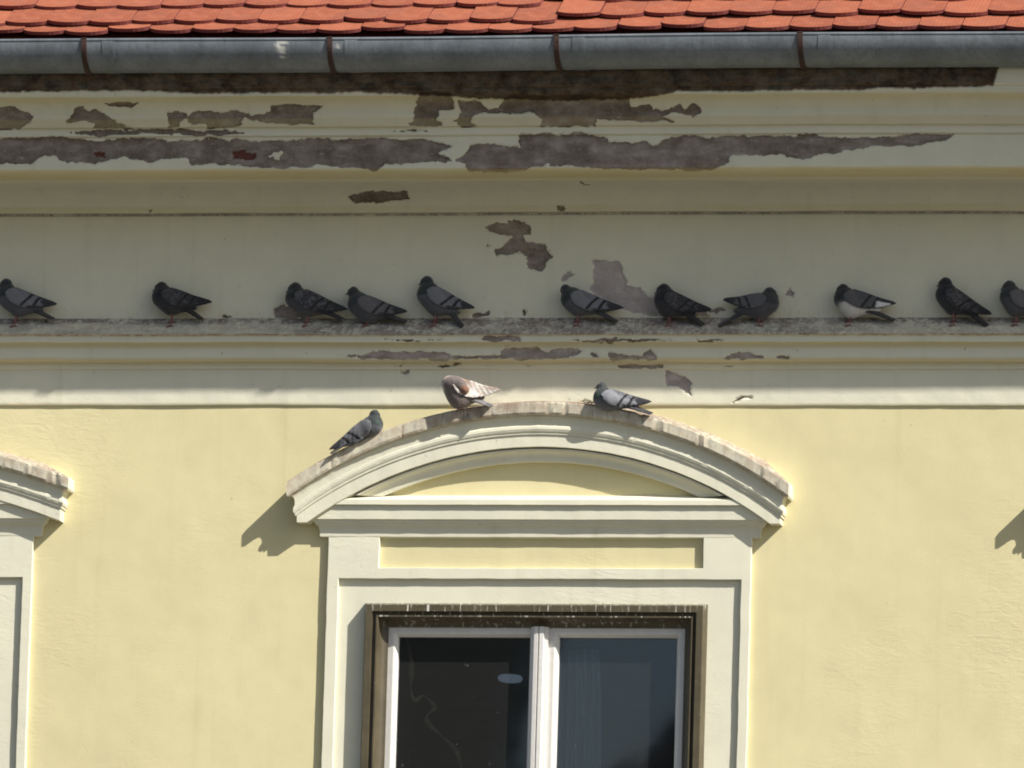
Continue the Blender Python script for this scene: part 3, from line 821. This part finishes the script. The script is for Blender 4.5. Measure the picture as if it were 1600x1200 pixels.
Mroof = Matrix(((1, 0, 0), (0, us[1], ns[1]), (0, us[2], ns[2]))).to_4x4()
cnt = 0
# bottoms of the courses in the photograph at the left and right
PXM = 345 * math.sin(PITCH - EL)
rows_y = [57.5, 46, 22.5, -1, -24, -47, -70, -93, -116]
used_first = [False] * 4
for ri, ry in enumerate(rows_y):
    for ti in range(-16, 17):
        half = 0.5 if ri % 2 else 0.0
        if ri == 0: half = 0.0
        x0 = (ti + half) * TW + .06
        Y = ry
        pxx = proj(np.array([x0, -OC, ZL]))[0]
        sh = np.interp(pxx, [0, 100, 500, 835, 842, 1000, 1500], [-4.5, -3.5, -.5, 0, 9.5, 10.5, 14])
        if ri == 0: sh *= .45
        pt = plane_pt(pxx, Y - sh, EAVE)
        q = random.randrange(4)
        if not used_first[q]: ob = protos[q]; used_first[q] = True
        else: ob = protos[q].copy(); COL.objects.link(ob)
        lz = random.gauss(0, .0022) - (.014 if ri == 0 else 0)
        if ri == 1 and 852 < pxx < 905: lz += .004
        du = random.gauss(0, .0085) + (0.014 if random.random() < .08 else 0)
        loc = np.array([x0 + random.gauss(0, .0012), pt[1], pt[2]]) + us * du + ns * lz
        ob.matrix_world = Matrix.Translation(loc) @ Mroof @ Matrix.Rotation(random.gauss(0, R(.55)), 4, 'Z') @ Matrix.Rotation(random.gauss(0, R(.7)), 4, 'Y') @ Matrix.Rotation(random.gauss(0, R(.4)), 4, 'X')
        cnt += 1
print('tiles', cnt)

# ------------------------------------------------------------------ room furnishings seen through the panes, and an added wisp for a reflection
lp = P(797, 1066, -1.6)
s = Soup(); n = 28; V = []; F = []
prof = [(0.0, 0.0), (.035, .001), (.050, .005), (.056, .014), (.056, .022), (.048, .030), (.01, .032)]
for r_, h_ in prof:
    for k in range(n):
        w = 2 * math.pi * k / n; V.append((lp[0] + r_ * math.cos(w), lp[1] + r_ * 1.25 * math.sin(w), lp[2] + h_))
for i in range(len(prof) - 1):
    for k in range(n): F.append((i * n + k, i * n + (k + 1) % n, (i + 1) * n + (k + 1) % n, (i + 1) * n + k))
s.add(V, F)
tag(s.build('ceiling_lamp', LAMPM, None, True, loc=lp), 'small pale oval ceiling lamp in the dark room behind the left pane', 'lamp')
# curtain behind the right pane
c0, c1 = P(868, 1015, -.22), P(935, 1015, -.22)
nx, nz = 60, 30
gx, gz = np.meshgrid(np.linspace(0, 1, nx), np.linspace(0, 1, nz), indexing='ij')
wx_ = c0[0] + (c1[0] - c0[0]) * gx * (1 + .12 * np.sin(gz * 5)); zz = c0[2] - gz * 1.6
yy_ = .22 + .02 * np.sin(gx * 34 + 2 * gz) + .012 * fbm(gx * 5, gz * 3, 3)
cv = mesh_obj('curtain', np.stack([wx_, yy_, zz], -1).reshape(-1, 3), grid_faces(nx, nz), CURTAIN, None, True, loc=c0)
so_ = cv.modifiers.new('thick', 'SOLIDIFY'); so_.thickness = .002
tag(cv, 'pale blue gathered curtain hanging behind the right window pane', 'curtain')
pts = [(636, 1000), (645, 1040), (643, 1060), (640, 1080), (649, 1100), (660, 1082), (672, 1096), (683, 1106), (672, 1112), (663, 1122), (672, 1135), (690, 1150), (706, 1163), (716, 1176), (722, 1200), (724, 1230)]  # added tube standing in for an ochre reflection on the glass
tt_ = np.linspace(0, len(pts) - 1, 90); ax_i = np.arange(len(pts)); pk = np.array(pts, float)
sx = np.interp(tt_, ax_i, pk[:, 0]); sy = np.interp(tt_, ax_i, pk[:, 1])
for _ in range(14):
    sx[1:-1] = (sx[:-2] + 2 * sx[1:-1] + sx[2:]) / 4; sy[1:-1] = (sy[:-2] + 2 * sy[1:-1] + sy[2:]) / 4
s = Soup(); s.tube([tuple(P(a, b, -.16 - .03 * math.sin(i * .21))) for i, (a, b) in enumerate(zip(sx, sy))], [.004 + .009 * abs(math.sin(i * .19)) ** 2 for i in range(90)], 9)
tag(s.build('reflection_wisp', WISPM, None, True, loc=P(636, 1000, -.13)), 'twisted beige wisp added behind the left window pane to stand for a reflection', 'reflection_wisp')

# ------------------------------------------------------------------ pigeons
def feather_mat():
    t = NT('feathers'); c = t.attr('paint', 'Color')
    o = t.pos()
    c2 = t.mix(t.ramp(t.noise(o, 90.0, 4, 0.65), 0.3, 0.75, 0.0, 0.42), c, t.mix(1.0, c, (0.55, 0.55, 0.58), 'MULTIPLY'))
    nr = t.bump(t.noise(t.pos((0.6, 1, 1.4)), 150.0, 4, 0.65), 0.0035)
    t.b.inputs['Sheen Weight'].default_value = 0.25; t.b.inputs['Sheen Roughness'].default_value = 0.5
    return t.done(c2, 0.62, nr, spec=0.25)
FEATHER = feather_mat()
FOOT = simple('pink_scaly_skin', (0.20, 0.075, 0.068), (0.26, 0.11, 0.10), 160, 0.6)
BEAKM = simple('horn_beak', (0.035, 0.033, 0.033), (0.06, 0.055, 0.055), 100, 0.4)
CERE = simple('white_cere', (0.6, 0.58, 0.55), (0.7, 0.68, 0.65), 100, 0.6)
EYEM = simple('orange_eye', (0.28, 0.07, 0.015), (0.20, 0.04, 0.01), 200, 0.15, spec=0.6)
K = 1.0 / 350.0
PG = []
def sd_cone(p, a, b, r1, r2):
    ba = b - a; L = ba @ ba
    h = np.clip(((p - a) @ ba) / (L + 1e-12), 0, 1)
    return np.linalg.norm(p - a - h[:, None] * ba, axis=1) - (r1 + (r2 - r1) * h)
def smin(a, b, k):
    h = np.clip(.5 + .5 * (b - a) / k, 0, 1); return b + (a - b) * h - k * h * (1 - h)
STY = {
    'bluebar': dict(head=(.050, .056, .066), neck=(.045, .058, .060), body=(.17, .175, .20), belly=(.14, .145, .16), cov=(.27, .275, .305), bar=(.014, .014, .018), prim=(.055, .057, .065), tail=(.05, .052, .06)),
    'checker': dict(head=(.035, .038, .048), neck=(.035, .045, .05), body=(.10, .10, .115), belly=(.12, .12, .13), cov=(.16, .165, .18), bar=(.02, .02, .024), prim=(.035, .036, .042), tail=(.03, .031, .037)),
    'dark': dict(head=(.022, .024, .030), neck=(.024, .026, .038), body=(.045, .045, .05), belly=(.055, .055, .06), cov=(.06, .06, .066), bar=(.018, .018, .02), prim=(.03, .03, .034), tail=(.022, .022, .027)),
    'white': dict(head=(.035, .036, .042), neck=(.03, .034, .042), body=(.13, .13, .14), belly=(.62, .60, .56), cov=(.15, .15, .16), bar=(.02, .02, .023), prim=(.06, .06, .068), tail=(.045, .045, .052)),
    'greybar': dict(head=(.05, .055, .062), neck=(.055, .065, .07), body=(.12, .12, .135), belly=(.12, .12, .13), cov=(.185, .18, .195), bar=(.022, .022, .026), prim=(.05, .05, .056), tail=(.04, .04, .048)),
    'pied': dict(head=(.22, .11, .07), neck=(.16, .13, .12), body=(.46, .42, .385), belly=(.42, .37, .33), cov=(.72, .67, .61), bar=(.30, .15, .09), prim=(.42, .33, .27), tail=(.20, .19, .20)),
}
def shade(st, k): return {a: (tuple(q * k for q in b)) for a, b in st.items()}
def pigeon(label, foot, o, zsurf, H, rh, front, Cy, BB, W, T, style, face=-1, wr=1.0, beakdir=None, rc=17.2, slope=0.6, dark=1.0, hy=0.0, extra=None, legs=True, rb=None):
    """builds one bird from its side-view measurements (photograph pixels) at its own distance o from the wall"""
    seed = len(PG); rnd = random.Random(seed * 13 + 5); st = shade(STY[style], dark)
    if style == 'white': st['belly'] = STY['white']['belly']
    org = np.array([X(foot[0], foot[1], o), -o, zsurf])
    def L(pt):                                   # pixel -> local side-plane metres (x, z)
        q = P(pt[0], pt[1], o); return np.array([q[0] - org[0], 0.0, q[2] - org[2]])
    root = empty('pigeon', tuple(org)); tag(root, label, 'pigeon', 'pigeons resting on the facade')
    rc_, rh_ = rc * K, rh * K
    h = L(H) + np.array([0, hy, 0]); c = L((front - face * rc, Cy)); rb_ = (rb or rc * .97) * K
    b = L((BB[0], BB[1] + (5.0 if legs else 0))) + np.array([0, 0, rb_]); w = L(W); tt = L(T)
    rump = b + .62 * ((w * .55 + tt * .45) - b)
    fdir = np.array([face * 1.0, 0, -.25]) if beakdir is None else np.array([beakdir[0], beakdir[1], beakdir[2]], float)
    fdir /= np.linalg.norm(fdir)
    wy = 0.92
    prims = [(h, h + fdir * rh_ * .45, rh_ * .98, rh_ * .66), (h, c + np.array([0, 0, rc_ * .15]), rh_ * .96, rc_ * .86), (c, b, rc_, rb_), (b, rump, rb_, .010), (c, c + (b - c) * .4, rc_, rc_ * 1.02)]
    if extra: prims += [(L(e[0]) + np.array([0, e[5] if len(e) > 5 else 0, 0]), L(e[1]) + np.array([0, e[4], 0]), e[2] * K, e[3] * K) for e in extra]
    def sdf(p):
        p = p * np.array([1, 1 / wy, 1]); d = None
        for (a_, b_, r1, r2) in prims:
            q = sd_cone(p, a_, b_, r1, r2); d = q if d is None else smin(d, q, .010)
        return d
    ctr = c * .62 + h * .38
    nu, nv = 84, 96
    axis = (rump - h); axis /= np.linalg.norm(axis)
    e1 = np.array([0, 1.0, 0]); e2 = np.cross(axis, e1)
    th = np.linspace(0, math.pi, nu)[1:-1]; ph = np.linspace(0, 2 * math.pi, nv, endpoint=False)
    tg, pg = np.meshgrid(th, ph, indexing='ij')
    D = (np.cos(tg)[..., None] * axis + np.sin(tg)[..., None] * (np.cos(pg)[..., None] * e1 + np.sin(pg)[..., None] * e2)).reshape(-1, 3)
    D = np.concatenate([D, axis[None], -axis[None]])
    lo = np.zeros(len(D)); found = np.zeros(len(D), bool); hi = np.full(len(D), .24)
    steps = np.linspace(.004, .24, 80)
    prev = np.zeros(len(D))
    for sp in steps:                             # outermost crossing
        dd = sdf(ctr + D * sp); inside = dd < 0
        lo = np.where(inside, sp, lo)
    hi = lo + (steps[1] - steps[0])
    for _ in range(9):
        md = (lo + hi) / 2; ins = sdf(ctr + D * md[:, None]) < 0
        lo = np.where(ins, md, lo); hi = np.where(ins, hi, md)
    lo = lo + .0022 * fbm(D[:, 0] * 9 + seed, D[:, 2] * 9 + D[:, 1] * 7, 4) + .0012 * fbm(D[:, 0] * 24 + seed, D[:, 2] * 24 + D[:, 1] * 20, 8)
    V = ctr + D * lo[:, None]
    n1, n2 = nu - 2, nv; F = []
    for i in range(n1 - 1):
        for j in range(n2):
            j2 = (j + 1) % n2; F.append((i * n2 + j, (i + 1) * n2 + j, (i + 1) * n2 + j2, i * n2 + j2))
    pa, pb = n1 * n2, n1 * n2 + 1
    for j in range(n2):
        j2 = (j + 1) % n2; F.append((pa, j, j2)); F.append((pb, (n1 - 1) * n2 + j2, (n1 - 1) * n2 + j))
    # plumage colours
    col = np.tile(np.array(st['body']), (len(V), 1))
    def blend(mask, cc):
        nonlocal col
        col = col * (1 - mask[:, None]) + np.array(cc) * mask[:, None]
    nz_ = fbm(V[:, 0] * 60, V[:, 2] * 60 + V[:, 1] * 40, 3 + seed)
    dirn = (c - h); Ln = np.linalg.norm(dirn); dirn = dirn / Ln
    u = (V - h) @ dirn + nz_ * .006
    low = (V - c) @ np.array([0, 0, -1.0])
    back = (V - c) @ np.array([-face * .8, 0, -.5])
    blend((smooth(.016, .028, low + nz_ * .01) if style == 'white' else smooth(-.004, .022, low + nz_ * .01)) * smooth(-.02, .015, back), st['belly'])
    nk = smooth(Ln + .012, Ln - .004, u + .35 * np.maximum(0, (V[:, 0] - c[0]) * -face))
    blend(nk, st['neck'])
    # green and purple sheen of the neck feathers
    gr = nk * smooth(.0, .25, fbm(V[:, 0] * 45, V[:, 2] * 45 + V[:, 1] * 30, 12 + seed)) * smooth(rh_ * .6, rh_ * 1.3, u)
    if style in ('bluebar', 'greybar', 'white'): blend(gr * .6, (.03, .085, .055))
    blend(gr * smooth(.0, .2, fbm(V[:, 0] * 50, V[:, 2] * 50, 33 + seed)) * .5, (.075, .035, .07))
    blend(smooth(rh_ * .95, rh_ * .55, np.linalg.norm(V - h, axis=1) - rh_ * .35), st['head'])
    if style == 'white':
        blend(smooth(.006, .003, np.linalg.norm(V - (h + np.array([-face * rh_ * .35, -rh_ * .75, -rh_ * .1])), axis=1)), (.55, .52, .5))
    if style == 'pied':
        blend(smooth(.1, .3, fbm(V[:, 0] * 30, V[:, 2] * 30, 77)) * .6 * (1 - nk), (.26, .12, .07))
    mesh_obj('body', V, F, FEATHER, root, True, col=col)
    # wings
    def wing(side, W_, scale=1.0, spread=0.0):
        s0 = c + np.array([0, 0, .004]); w_ = L(W_); ax = w_ - s0; Lw = np.linalg.norm(ax); ax = ax / Lw
        nm = np.array([-ax[2], 0, ax[0]]); nm = nm if nm[2] > 0 else -nm
        NU, NV = 96, 34
        us_ = np.linspace(0, 1, NU); sc = Lw / (82 * K) * K * scale
        updev = np.interp(us_, [0, .05, .16, .39, .62, .82, .93, 1], np.array([4, 10, 15.0, 11.8, 7.3, 4.2, 2.6, 0.3])) * sc
        dndev = np.interp(us_, [0, .05, .15, .3, .45, .62, .78, .9, 1], np.array([-1, 6.5, 12.0, 15.0, 15.2, 12.0, 7.8, 4.2, .3])) * sc
        dndev = dndev * (1 + .10 * (us_ > .5) * (np.mod(us_ * 11, 1) - .5))
        U, VV = np.meshgrid(us_, np.linspace(-1, 1, NV), indexing='ij')
        nn = np.where(VV > 0, VV * updev[:, None], VV * dndev[:, None])
        pos = s0 + ax * (U[..., None] * Lw) + nm * nn[..., None]
        q = pos.reshape(-1, 3)
        # lateral position: lie on the body
        y = np.full(len(q), .0)
        for sp in np.linspace(.0, .075, 40):
            ins = sdf(q + np.array([0, sp, 0])) < 0; y = np.where(ins, sp, y)
        fall = np.interp(U.ravel(), [0, .35, .6, 1], [.018, .022, .016, .006 + spread])
        y = np.sqrt(y ** 2 + fall ** 2)
        yg = y.reshape(NU, NV)
        for _ in range(6):
            yg[1:-1, 1:-1] = (yg[1:-1, 1:-1] * 2 + yg[:-2, 1:-1] + yg[2:, 1:-1] + yg[1:-1, :-2] + yg[1:-1, 2:]) / 6
        edge = (1 - VV ** 2) ** .5
        th_ = .0035 + .0035 * edge
        feather = .0016 * (np.mod(U * 9 + VV * .8, 1)) * smooth(.25, .4, U)
        out = yg + th_ * .8 + feather; inn = yg - th_ * .6
        Vo = pos.copy(); Vo[..., 1] = side * out; Vi = pos.copy(); Vi[..., 1] = side * inn
        V_ = np.concatenate([Vo.reshape(-1, 3), Vi.reshape(-1, 3)]); N = NU * NV
        f1 = grid_faces(NU, NV, 0, flip=(side > 0)); f2 = grid_faces(NU, NV, N, flip=(side < 0))
        rim = list(range(NV)) + [i * NV + NV - 1 for i in range(1, NU)] + [(NU - 1) * NV + j for j in range(NV - 2, -1, -1)] + [i * NV for i in range(NU - 2, 0, -1)]
        fr = np.array([(a, b_, b_ + N, a + N) for a, b_ in zip(rim, rim[1:] + rim[:1])])
        if side > 0: fr = fr[:, ::-1]
        Fw = np.concatenate([f1, f2, fr])
        uu = U.ravel(); vv = VV.ravel(); nz2 = fbm(uu * 30, vv * 6, 5 + seed)
        cw = np.tile(np.array(st['cov']), (N, 1))
        def bl(mask, cc):
            nonlocal cw
            cw = cw * (1 - mask[:, None]) + np.array(cc) * mask[:, None]
        if style == 'checker':
            ck = smooth(.48, .60, vn(uu * 34, vv * 7 + uu * 20, seed) + .25 * vn(uu * 60, vv * 16, 3)); bl(ck * smooth(.02, .12, uu), (.035, .035, .04))
            bl(ck * .0, (0, 0, 0))
        if style == 'dark': bl(smooth(.5, .8, vn(uu * 26, vv * 8, seed)) * .8, (.10, .10, .115))
        b1 = np.abs(uu - (.44 + .085 * vv)) ; b2 = np.abs(uu - (.62 + .05 * vv))
        if style == 'pied':
            bl(smooth(.0, .2, fbm(uu * 9, vv * 3, 8)) * .6, (.52, .40, .30)); bl(smooth(.1, .6, vv) * smooth(.40, .2, uu) * .8, (.34, .19, .11)); bl(smooth(.55, .8, uu) * smooth(-.2, .5, vv), st['prim'])
        else:
            bl(smooth(.034, .024, b1 + nz2 * .02) * smooth(1.0, .9, np.abs(vv)) * .95, st['bar'])
            bl(smooth(.036, .026, b2 + nz2 * .02) * .95, st['bar'])
            bl(smooth(.66, .74, uu + nz2 * .06 - .10 * np.maximum(-vv, 0)), st['prim'])
            bl(smooth(-.62, -.8, vv + nz2 * .2) * smooth(.42, .5, uu), st['prim'])
            bl(smooth(.3, .0, np.abs(np.mod(vv * 4 + uu * 6, 1) - .5)) * smooth(.66, .8, uu) * .3, tuple(2.0 * q_ for q_ in st['prim']))
        if style == 'white':
            bl(smooth(.60, .66, uu) * smooth(.93, .88, uu) * smooth(-.15, -.3, vv - .3 + (uu - .6)) * smooth(-.98, -.85, vv), (.72, .71, .69))
        mesh_obj('wing', V_, Fw, FEATHER, root, True, col=np.concatenate([cw, cw]))
    wing(-1, W, wr, .004); wing(1, (W[0] + rnd.uniform(-2, 3), W[1] - rnd.uniform(1, 3.5)), wr, .004)
    # tail: overlapping flat feathers
    b0_ = rump * .55 + b * .45; ax = tt - b0_; Lt = np.linalg.norm(ax); ax /= Lt
    nm = np.array([-ax[2], 0, ax[0]]); nm = nm if nm[2] > 0 else -nm
    NV, NU = 33, 30; V_ = []; 
    U, VV = np.meshgrid(np.linspace(0, 1, NU), np.linspace(-1, 1, NV), indexing='ij')
    hw = np.interp(U, [0, .4, 1], [.020, .021, .027]); endr = 1 - .035 * VV ** 2 - .02 * np.abs(np.mod(VV * 3.5, 1) - .5)
    base = b0_ + ax * (U * Lt * endr)[..., None]
    tilt = .30
    y_ = VV * hw; nrm_o = -np.abs(VV) * .007 + VV * hw * tilt
    thk = np.interp(U, [0, .35, .8, 1], [.016, .008, .0035, .0018]) * (1 - .6 * VV ** 2) + .0012 * np.abs(np.mod(VV * 3.5, 1) - .5)
    Vo = base + nm * (nrm_o + thk)[..., None]; Vo[..., 1] += y_; Vi = base + nm * (nrm_o - thk)[..., None]; Vi[..., 1] += y_
    V_ = np.concatenate([Vo.reshape(-1, 3), Vi.reshape(-1, 3)]); N = NU * NV
    rim = list(range(NV)) + [i * NV + NV - 1 for i in range(1, NU)] + [(NU - 1) * NV + j for j in range(NV - 2, -1, -1)] + [i * NV for i in range(NU - 2, 0, -1)]
    fr = np.array([(a, b_, b_ + N, a + N) for a, b_ in zip(rim, rim[1:] + rim[:1])])
    Ft = np.concatenate([grid_faces(NU, NV, 0), grid_faces(NU, NV, N, flip=True), fr[:, ::-1]])
    ct = np.tile(np.array(st['tail']), (N, 1)); mk = smooth(.72, .78, U.ravel()); ct = ct * (1 - mk[:, None] * .45)
    mk = smooth(.25, .1, U.ravel()); ct = ct * (1 - mk[:, None]) + np.array(st['body']) * .8 * mk[:, None]
    mesh_obj('tail', V_, Ft, FEATHER, root, True, col=np.concatenate([ct, ct]))
    # beak with cere, eyes
    bs = h + fdir * rh_ * 1.0; s = Soup()
    s.tube([tuple(bs - fdir * .004), tuple(bs + fdir * .004), tuple(bs + fdir * .010 + np.array([0, 0, -.0015])), tuple(bs + fdir * .0145 + np.array([0, 0, -.004]))], [.0048, .0038, .0024, .0006], 8)
    s.build('beak', BEAKM, root, True)
    s = Soup(); s.tube([tuple(bs + np.array([0, 0, .0035]) - fdir * .002), tuple(bs + fdir * .0045 + np.array([0, 0, .003]))], [.0034, .0018], 8); s.build('cere', CERE, root, True)
    sidev = np.cross(fdir, np.array([0, 0, 1.0])); sidev /= np.linalg.norm(sidev)
    for sg in (-1, 1):
        pe = h + fdir * rh_ * .50 + sidev * sg * rh_ * .78 * wy + np.array([0, 0, rh_ * .22]); s = Soup()
        s.tube([tuple(pe - sidev * sg * .001 * k) for k in (-1.5, -1, 0, 1.5, 2.2)], [.0006, .0019, .0027, .0019, .0006], 10); s.build('eye', EYEM, root, True)
    # legs and toes
    if legs:
        for sg in (-1, 1):
            yo = sg * .014; zs_ = slope * (yo)           # nearer foot (-y) stands lower on the sloping ledge
            s = Soup(); kx = rnd.uniform(-.004, .004)
            hip = np.array([b[0] * .5 + kx, yo * 1.1, max(b[2] - rb_ * .55, .018)]); ank = np.array([kx - face * .004, yo, zs_ + .006])
            s.tube([tuple(hip), tuple(hip * .35 + ank * .65), tuple(ank)], [.0050, .0024, .0020], 8)
            for (dx_, dy_, ln) in ((1, -.42, .024), (1, .0, .028), (1, .42, .024), (-1, .0, .015)):
                d_ = np.array([face * dx_, dy_, 0.0]); d_ /= np.linalg.norm(d_); e_ = ank + d_ * ln; md_ = ank + d_ * ln * .5
                md_[2] = slope * md_[1] + .004; e_[2] = slope * e_[1] + .002
                s.tube([tuple(ank), tuple(md_), tuple(e_)], [.0021, .0017, .0008], 6)
            s.build('leg', FOOT, root, True)
    PG.append(root); return root

OL = 0.056
def zl(o, px):                     # height of the sloping ledge at outward distance o
    a = [(Z(501, .024), .024), (Z(518, .104), .104)]
    return a[0][0] + (a[1][0] - a[0][0]) * (o - a[0][1]) / (a[1][1] - a[0][1]) + .001
def led(label, foot, H, rh, front, Cy, BB, W, T, style, face=-1, **kw):
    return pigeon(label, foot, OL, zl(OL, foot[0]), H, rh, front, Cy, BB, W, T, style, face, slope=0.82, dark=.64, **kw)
led('grey bar-winged pigeon at the far left end of the ledge, cut by the picture edge', (22, 502), (9.5, 445), 9.5, -5, 463, (30, 490), (87.5, 477), (85, 497), 'bluebar', beakdir=(-.8, -.5, -.35))
led('dark pigeon standing alone on the ledge between the leftmost bird and the middle trio', (268, 503), (252, 450.5), 10, 238, 464, (268, 487.5), (331.4, 473), (318.3, 498), 'dark')
led('chequered pigeon with speckled wing, left one of the tight trio on the ledge', (479.5, 503), (461, 452), 10.5, 446.5, 466, (481, 490.5), (544.5, 484), (537, 497), 'checker', rc=17)
led('grey pigeon crouching low on the ledge, middle one of the tight trio', (572, 506), (552, 456.5), 8.3, 544, 475, (576, 500), (636, 488), (636, 501), 'greybar', rc=17.5)
led('light grey pigeon with two black wing bars, tallest and right one of the trio', (680, 502), (667, 441), 9.5, 652, 460, (683, 489), (742.5, 482), (727, 511), 'bluebar', rc=18)
led('grey barred pigeon with head turned to the viewer, beside the pale bare plaster patch', (902, 505), (883.5, 453), 8, 877, 467, (904, 489), (971.7, 482), (965, 501), 'bluebar', beakdir=(-.35, -1, -.35))
led('dark chequered pigeon puffed up on the ledge right of the pale plaster patch', (1047, 505), (1037, 454), 10.5, 1022.8, 468, (1045, 492), (1111.4, 486), (1102, 506.5), 'dark', rc=17.5)
led('dark grey pigeon facing right, tail raised to the left, unlike the other ledge birds', (1187.5, 505), (1203, 459), 9.8, 1216.6, 473, (1186, 494), (1130, 469.5), (1121, 509), 'greybar', face=1, rc=17)
led('dark pigeon with white belly and white wing patch standing on the ledge', (1327, 507), (1317, 453), 9, 1303.8, 467, (1331, 492), (1400, 475), (1399, 499), 'white', beakdir=(-.8, -.6, -.3))
led('dark pigeon with steeply drooping back, second from the right end of the ledge', (1490, 503), (1477, 443.5), 9.8, 1462.5, 461, (1490, 487), (1549, 492), (1546, 508), 'dark', rc=17)
led('dark grey pigeon at the far right end of the ledge, cut by the picture edge', (1587, 503), (1577, 448.5), 9.8, 1563, 464, (1588, 490), (1654, 485), (1640, 503), 'greybar', rc=17)

# birds on the arched pediment
def zrim(px, o):
    pA, pB, pC = P(447.5, 757, .125), P(842, 628.5, .125), P(1233, 752, .125)
    zend = .5 * (pA[2] + pC[2]); he = .5 * (pC[0] - pA[0]); sag = pB[2] - zend; RR = (he * he + sag * sag) / (2 * sag); zc = pB[2] - RR
    x = X(px, 650, o) - XC
    rho = -(.125 - o) * .32
    return zc + math.sqrt((RR - rho) ** 2 - x * x)
OR = 0.130
pigeon('grey pigeon with green neck sitting tail-down on the left slope of the window arch', (577, 683), OR, zrim(577, OR), (585.5, 648.5), 7.8, 598, 664, (577, 681), (515, 703), (516, 708), 'bluebar', face=1, wr=.92, dark=.6, beakdir=(.75, .55, -.3), rc=14.5, slope=0.3, legs=False)
pigeon('rust brown and white pigeon preening its breast, left of the arch top', (722, 640), OR + .014, zrim(722, OR), (729, 612), 7.0, 693, 607, (718, 634), (781, 611), (769, 633), 'pied', face=-1, wr=1.12, rc=18.5, slope=0.3, beakdir=(-.25, .15, -.9), hy=-.050,
       extra=[((703, 600), (722, 604), 12, 10, -.040, -.020)])
pigeon('light grey pigeon with two black wing bars squatting right of the arch top', (958, 640), OR, zrim(958, OR), (940, 604), 6.8, 927.5, 622, (952, 642), (1015.6, 629), (1020, 645), 'bluebar', beakdir=(-1, -.1, -.2), rc=15.5, dark=.78, slope=0.3, legs=False)

# few straws of a nest lying on the arch beside the squatting bird
STRAW = simple('dry_straw', (0.42, 0.33, 0.17), (0.30, 0.23, 0.12), 80, 0.8)
s = Soup(); rn = random.Random(4); zb0 = zrim(920, .09)
for i in range(26):
    px_ = rn.uniform(908, 932); z0 = zrim(px_, .09) + rn.uniform(.002, .012); x0 = X(px_, 640, .09); a = rn.uniform(-.5, .5); l = rn.uniform(.02, .045)
    s.tube([(x0 - l / 2, -.09 + rn.uniform(-.03, .03), z0), (x0, -.09 + rn.uniform(-.02, .02), z0 + .004), (x0 + l / 2, -.09 + rn.uniform(-.03, .03), z0 + math.sin(a) * l * .5)], .0009, 4)
tag(s.build('straw_tuft', STRAW, None, loc=(X(920, 640, .09), -.09, zb0)), 'thin dry straws lying on the arch beside the squatting grey pigeon', 'straw')
